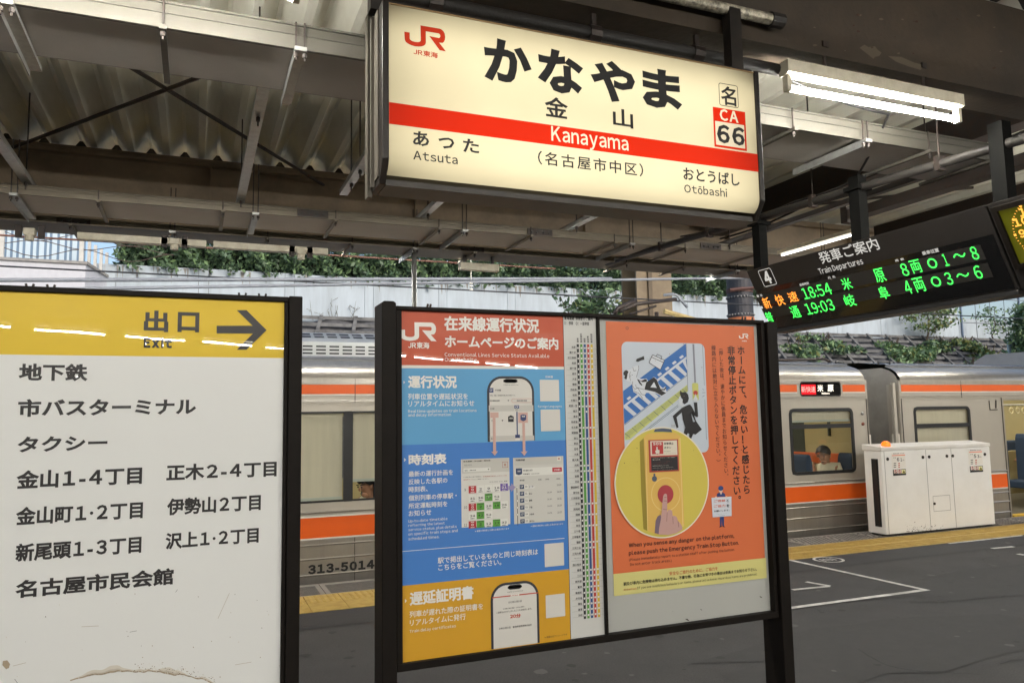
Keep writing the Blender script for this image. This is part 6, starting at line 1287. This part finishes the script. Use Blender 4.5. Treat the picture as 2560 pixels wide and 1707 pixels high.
for t, l, r_, w_ in (('When you sense any danger on the platform,',(332,772),(1250,666),.022),('please push the Emergency Train Stop Button.',(332,840),(1292,724),.022),('(Please immediately report to a station staff after pushing the button.',(335,888),(1254,784),.004),('Do not enter track areas.)',(343,930),(704,874),.004)): pB.text(b, t, l, r_, w_, L(0))
mesh_obj('english_lettering', b, ink((44,32,28)), sf, fixn=False)
Ly = -.008+.0014; b = MB(); pB.text(b, '安全なご旅行のために、ご協力を', (683,1006), (1105,944), .01, Ly).text(b, 'Attention:', (283,1140), (398,1112), .006, Ly); mesh_obj('strip_lettering', b, ink((190,82,50)), ys_, fixn=False)
b = MB(); pB.text(b, '駅及び車内に危険物は持ち込めません。不審な物、行為にお気づきの場合は係員までお知らせ下さい。', (283,1096), (1445,962), .02, Ly).text(b, 'If you see suspicious behaviors or items, please let us know. Hazardous items are prohibited.', (402,1130), (1447,1006), .006, Ly); mesh_obj('strip_lettering', b, ink((40,38,30)), ys_, fixn=False)
# little station clerk holding a board
nv = MB(); pD.disc(nv, (1491,838), (34,32), L(1), 20); pD.poly(nv, [(1440,948),(1442,915),(1470,892),(1520,892),(1548,915),(1550,948)], L(0)); pD.poly(nv, [(1478,1205),(1533,1205),(1534,1328),(1512,1330),(1506,1230),(1500,1330),(1484,1330)], L(0)); ck = mesh_obj('drawn_clerk', nv, ink((40,62,120)), sf, fixn=False)
b = MB(); pD.disc(b, (1491,868), (26,26), L(0)+.0001, 18); pD.poly(b, [(1476,892),(1510,892),(1493,925)], L(1)); pD.disc(b, (1425,953), (13,10), L(3), 10); pD.disc(b, (1562,950), (13,10), L(3), 10); mesh_obj('drawn_skin', b, ink((226,196,176)), ck, fixn=False)
b = MB(); pD.poly(b, [(1367,962),(1628,946),(1632,1200),(1382,1218)], L(2)); mesh_obj('drawn_board', b, ink((210,214,222)), ck, fixn=False)
b = MB(); pD.text(b, 'ご理解', (1397,1024), (1548,980), .02, L(3)).text(b, 'ご協力', (1397,1092), (1548,1046), .02, L(3)); mesh_obj('board_lettering', b, ink((206,98,76)), ck, fixn=False)
b = MB(); pD.text(b, 'と', (1564,1018), (1592,978), .04, L(3)).text(b, 'を', (1562,1086), (1600,1044), .04, L(3)).text(b, 'お願いします。', (1400,1150), (1600,1112), .03, L(3)).text(b, 'Thank you for your', (1432,1180), (1572,1164), .01, L(3)).text(b, 'cooperation.', (1455,1200), (1545,1184), .01, L(3)); pD.poly(b, [(1468,1355),(1484,1330),(1505,1330),(1500,1342)], L(0)); pD.poly(b, [(1512,1330),(1534,1330),(1554,1352),(1520,1342)], L(0)); mesh_obj('board_lettering', b, ink((36,36,48)), ck, fixn=False)
# marks left on the cover sheet
b = MB(); 
for k in range(40):
    x, y = rng.uniform(120,1480), rng.uniform(160,1450); r_ = rng.uniform(1.5,5); pA.poly(b, [(x-r_,y),(x,y-r_*1.4),(x+r_,y+1),(x,y+r_)], L(15)+.00001*k, k % 3)
pA.disc(b, (312,215), 13, L(15), 14, ring=.0016, mi=1)
for (x, y, a) in ((1470,1190,14),(950,1300,10),(702,1312,4),(830,1388,20)): pB.poly(b, [(x-a,y-a*.4),(x,y-a*.5),(x+a,y+a*.5),(x,y+a*.3)], -.0112 if False else L(15), 1)
mesh_obj('cover_specks', b, [ink((120,112,100)), ink((56,46,40)), ink((150,98,70))], pb_, fixn=False)
# ================================================================== departure board and clock
xB, yL, yR, zb_, zt_ = 4.5, 5.139, 3.02, 2.357, 2.845; tl = .243
dirv = Vector((-tl,0,zt_-zb_)).normalized(); SD = Surf((xB,0,zb_),(0,-1,0),dirv); HB = math.hypot(tl, zt_-zb_)
db_ = thing('departure_board', 'black hanging departure board with green and orange lit letters', 'departure board', (xB,4.1,zb_))
BODY = mat('board_body_dark', lin((40,37,35)), .5, .2, var=.25, vscale=5)
def slab(y0, y1, nm, par):
    return mesh_obj(nm, MB().prism([(xB,zb_),(xB-tl,zt_),(xB+.30,zt_),(xB+.14,zb_)], 'Y', y0, y1), BODY, par, bevel=.004)
slab(yR, yL, 'housing', db_)
mesh_obj('bottom_lip', MB().prism([(xB-.012,zb_-.03),(xB-.012,zb_-.002),(xB+.14,zb_-.002),(xB+.14,zb_-.03)], 'Y', yR, yL), mat('lip_black', lin((20,19,19)), .5), db_)
for q in ((1900,610),(2146,510)):
    y = W(*q, X=4.4).y; mesh_obj('hanger_post', MB().box(4.36,4.44,y-.045,y+.045,zt_,3.35).box(4.33,4.47,y-.065,y+.065,3.24,3.27), mat('hanger_black', (.006,.006,.0055), .7, spec=.05), db_)
zL = Zm(1860,480,.29762)
class Lean(Print):
    """the tilted board: letters read from the photograph lean over their own height"""
    def text(s, mb, t, ll, ur, b=0.0, off=0.0, gap=0.0, dig=.66):
        h = max((ll[1]-ur[1])-.25*(ur[0]-ll[0]), 4); return Print.text(s, mb, t, (ll[0]+.29*h, ll[1]), (ur[0]-.29*h, ur[1]), b, off, gap, dig)
pl = Lean(SD, zL)
def dq(mb, y0, y1, a, c, off): mb.quad(SD.p(-y0,a,off), SD.p(-y1,a,off), SD.p(-y1,c,off), SD.p(-y0,c,off)); return mb
vtop = (SD.uv(*zL(60,850))[1]+SD.uv(*zL(2100,335))[1])/2
scr = mesh_obj('screen', dq(MB(), yL-.02, yR+.02, .012, vtop, .002), mat('screen_black', lin((14,14,15)), .15, coat=.5), db_, fixn=False)
r1 = (SD.uv(*zL(1000,700))[1], SD.uv(*zL(1000,845))[1]); b = MB()
v_a = SD.uv(*zL(1985,440))[1]; v_b = SD.uv(*zL(2010,570))[1]; v_c = SD.uv(*zL(2020,598))[1]; v_d = SD.uv(*zL(2040,722))[1]
yl_, yr_ = -SD.uv(*zL(140,960))[0], -SD.uv(*zL(2010,500))[0]
dq(b, yl_, yr_, v_b, v_a, .003); dq(b, yl_, yr_, v_d, v_c, .003); mesh_obj('led_row', b, mat('led_row_dark', lin((40,38,37)), .5), db_, fixn=False)
GRN = emat('led_green', (.06,.9,.10), .95); ORN = emat('led_orange', (1,.30,.04), .95)
b = MB()
for t, l, r_ in (('18:54',(492,902),(735,757)),('米',(820,825),(910,712)),('原',(1095,762),(1190,632)),('8',(1318,708),(1387,592)),('両',(1398,685),(1495,560)),('1',(1672,622),(1718,515)),('～',(1757,562),(1868,498)),('8',(1903,572),(1975,450))): pl.text(b, t, l, r_, .006, .005)
pl.disc(b, (1585,597), (42,46), .005, 24, ring=.011); mesh_obj('led_lettering', b, GRN, scr, fixn=False)
b = MB()
for t, l, r_ in (('普',(183,1097),(248,1000)),('通',(393,1060),(475,950)),('19:03',(520,1030),(757,893)),('岐',(843,965),(940,850)),('阜',(1130,902),(1225,783)),('4',(1347,857),(1412,740)),('両',(1425,842),(1525,708)),('3',(1690,782),(1757,668)),('～',(1785,724),(1897,666)),('6',(1930,732),(2005,610))): pl.text(b, t, l, r_, .006, .005)
pl.disc(b, (1616,750), (43,46), .005, 24, ring=.011); mesh_obj('led_lettering', b, GRN, scr, fixn=False)
b = MB()
for t, l, r_ in (('新',(160,982),(228,878)),('快',(265,957),(342,853)),('速',(372,927),(455,828))): pl.text(b, t, l, r_, .006, .005)
mesh_obj('led_lettering', b, ORN, scr, fixn=False)
LT = emat('board_lettering_backlit', (.62,.60,.55), .45); b = MB(); pl.text(b, '発車ご案内', (625,606), (1134,376), .012, .003); mesh_obj('title_lettering', b, LT, db_, fixn=False)
b = MB(); pl.text(b, 'Train Departures', (628,704), (1003,550), .014, .003); mesh_obj('title_lettering', b, LT, db_, fixn=False)
b = MB(); pl.rrect(b, [(143,655),(248,625),(255,780),(148,805)], .018, .003, ring=.005); pl.text(b, '4', (165,775), (230,658), .045, .003); mesh_obj('platform_number', b, LT, db_, fixn=False)
b = MB()
for t, l, r_ in (('種 別',(108,885),(157,855)),('発車時刻',(468,792),(547,752)),('行 先',(706,733),(770,698)),('両 数',(1272,587),(1348,550)),('乗車位置',(1497,532),(1640,467))): pl.text(b, t, l, r_, .02, .004)
mesh_obj('column_lettering', b, LT, db_, fixn=False)
ck_ = thing('platform_clock', 'hanging platform clock with an olive face and orange numerals, joined to the departure board', 'clock', (xB,2.6,zb_))
slab(2.05, yR-.012, 'housing', ck_); y = W(2505,410,X=4.4).y; mesh_obj('hanger_post', MB().box(4.36,4.44,y-.045,y+.045,zt_,3.35), mat('hanger_black', (.006,.006,.0055), .7, spec=.05), ck_)
z6 = Zm(2360,440,.20408); p6 = Print(SD, z6); u9, v9 = SD.uv(*z6(877,720)); v10 = SD.uv(*z6(915,517))[1]; v8 = SD.uv(*z6(970,890))[1]; rr_ = abs(v10-v8); uc, vc = u9+rr_, v9
fu0 = SD.uv(*z6(800,740))[0]; fv1 = SD.uv(*z6(760,400))[1]; fv0 = SD.uv(*z6(845,1085))[1]
b = MB(); b.quad(SD.p(fu0,fv0,.003), SD.p(2*uc-fu0,fv0,.003), SD.p(2*uc-fu0,fv1,.003), SD.p(fu0,fv1,.003)); fc_ = mesh_obj('face', b, mat('clock_face_olive', lin((70,72,14)), .2, coat=.6, emis=lin((86,84,10)), es=.22), ck_, fixn=False)
fr_ = MB(); e_ = .03
for (a0, a1, c0, c1) in ((fu0-e_,fu0,fv0-e_,fv1+e_),(2*uc-fu0,2*uc-fu0+e_,fv0-e_,fv1+e_),(fu0,2*uc-fu0,fv0-e_,fv0),(fu0,2*uc-fu0,fv1,fv1+e_)):
    P = [SD.p(a0,c0,.001),SD.p(a1,c0,.001),SD.p(a1,c1,.001),SD.p(a0,c1,.001),SD.p(a0,c0,.02),SD.p(a1,c0,.02),SD.p(a1,c1,.02),SD.p(a0,c1,.02)]; fr_.add(P, [(4,5,6,7),(0,1,5,4),(1,2,6,5),(2,3,7,6),(3,0,4,7)])
mesh_obj('face_frame', fr_, STEEL_DK, ck_)
b = MB(); s_ = rr_/.25
for k in range(60):
    a = math.pi/2-k*math.tau/60; c, q = math.cos(a), math.sin(a); r1_, r0_, hw = (rr_+.010*s_, rr_-.010*s_, .010*s_) if k % 5 == 0 else (rr_+.006*s_, rr_-.006*s_, .0028*s_)
    b.add([SD.p(uc+r0_*c-hw*q, vc+r0_*q+hw*c, .005), SD.p(uc+r1_*c-hw*q, vc+r1_*q+hw*c, .005), SD.p(uc+r1_*c+hw*q, vc+r1_*q-hw*c, .005), SD.p(uc+r0_*c+hw*q, vc+r0_*q-hw*c, .005)], [(0,1,2,3)])
mesh_obj('minute_marks', b, emat('clock_orange', (1,.42,.06), .8), fc_, fixn=False)
b = MB()
for k in range(1,13):
    a = math.pi/2-k*math.tau/12; V, F = layout(str(k), .035); lo, hi = V[:,:2].min(0), V[:,:2].max(0); h2 = .07*s_; sc2 = h2/(hi[1]-lo[1]); cx, cy = uc+(rr_-.058*s_)*math.cos(a), vc+(rr_-.058*s_)*math.sin(a)
    b.add([SD.p(cx+(p[0]-(lo[0]+hi[0])/2)*sc2, cy+(p[1]-(lo[1]+hi[1])/2)*sc2, .006) for p in V], F)
mesh_obj('numerals', b, emat('clock_orange', (1,.42,.06), .8), fc_, fixn=False)
b = MB()
for ang, ln, hw in ((math.pi/2-math.tau*(6.85/12), .11*s_, .008*s_), (math.pi/2-math.tau*(51/60), .17*s_, .006*s_)):
    c, q = math.cos(ang), math.sin(ang); b.add([SD.p(uc-hw*q, vc+hw*c, .009), SD.p(uc+hw*q, vc-hw*c, .009), SD.p(uc+ln*c, vc+ln*q, .009)], [(0,1,2)])
mesh_obj('hands', b, emat('clock_orange', (1,.42,.06), .8), fc_, fixn=False)
# ------------------------------------------------------------------ pieces that stand apart become parts of their own
def explode(o, thr):
    me = o.data; n = len(me.vertices); par = list(range(n))
    def find(a):
        while par[a] != a: par[a] = par[par[a]]; a = par[a]
        return a
    for p in me.polygons:
        v = p.vertices; r0 = find(v[0])
        for q in v[1:]: par[find(q)] = r0
    isl = {}
    for i in range(n): isl.setdefault(find(i), []).append(i)
    co = np.array([v.co for v in me.vertices]); K = list(isl.values())
    if len(K) < 2 or len(K) > 900: return
    lo = np.array([co[k].min(0) for k in K]); hi = np.array([co[k].max(0) for k in K]); g = list(range(len(K)))
    def fg(a):
        while g[a] != a: g[a] = g[g[a]]; a = g[a]
        return a
    for i in range(len(K)):
        d = np.maximum(0, np.maximum(lo[i]-hi[i+1:], lo[i+1:]-hi[i])); near = np.nonzero(np.sqrt((d**2).sum(1)) <= thr)[0]
        for q in near: g[fg(i)] = fg(int(q)+i+1)
    cl = {}
    for i in range(len(K)): cl.setdefault(fg(i), []).extend(K[i])
    if len(cl) < 2: return
    who = np.zeros(n, int)
    for c, ids in enumerate(cl.values()): who[ids] = c
    faces = [[] for _ in cl]; mi = [[] for _ in cl]
    for p in me.polygons: c = who[p.vertices[0]]; faces[c].append(tuple(p.vertices)); mi[c].append(p.material_index)
    first = True
    for F, M_ in zip(faces, mi):
        if not F: continue
        used = sorted({i for f in F for i in f}); rm = {a: b for b, a in enumerate(used)}
        m2 = bpy.data.meshes.new(me.name); m2.from_pydata([tuple(co[i]) for i in used], [], [tuple(rm[i] for i in f) for f in F])
        for m in me.materials: m2.materials.append(m)
        m2.polygons.foreach_set('material_index', M_); m2.polygons.foreach_set('use_smooth', [me.polygons[0].use_smooth]*len(F)); m2.update()
        if first: o.data = m2; first = False
        else: c = o.copy(); c.data = m2; C.objects.link(c)
for o in list(bpy.data.objects):
    if o.type != 'MESH' or not o.parent: continue
    s_ = o.name.split('.')[0]
    t_ = {'end_wall':.5,'hanger_post':.1,'blank_patch':.005,'white_cells':.0004,'red_cells':.0004,'green_cells':.0004,'small_lettering':.05,'pipe_clip':.1,'hanger':.1,'wing_bolts':.02,'vent_slots':.2,'name_lettering':.03,'kanji_lettering':.05,'headline':.012,'threaded_rod':.1,'bracket':.02,'railing_post':.1,'fence_post':.3,'roof_grip':.2,'end_ribs':.3,'side_plate':.001,'ceiling_light':.1,'drawn_skin':.005,'strip_lettering':.02,'paint_flakes':.03,'pictogram_field':.002,'prohibition_ring':.002,'navy_fields':.003,'red_marks':.004,'rivet_band':.1}.get(s_)
    if t_: explode(o, t_)
# ------------------------------------------------------------------ tidy
for o in bpy.data.objects:
    if '_o' in o: del o['_o']
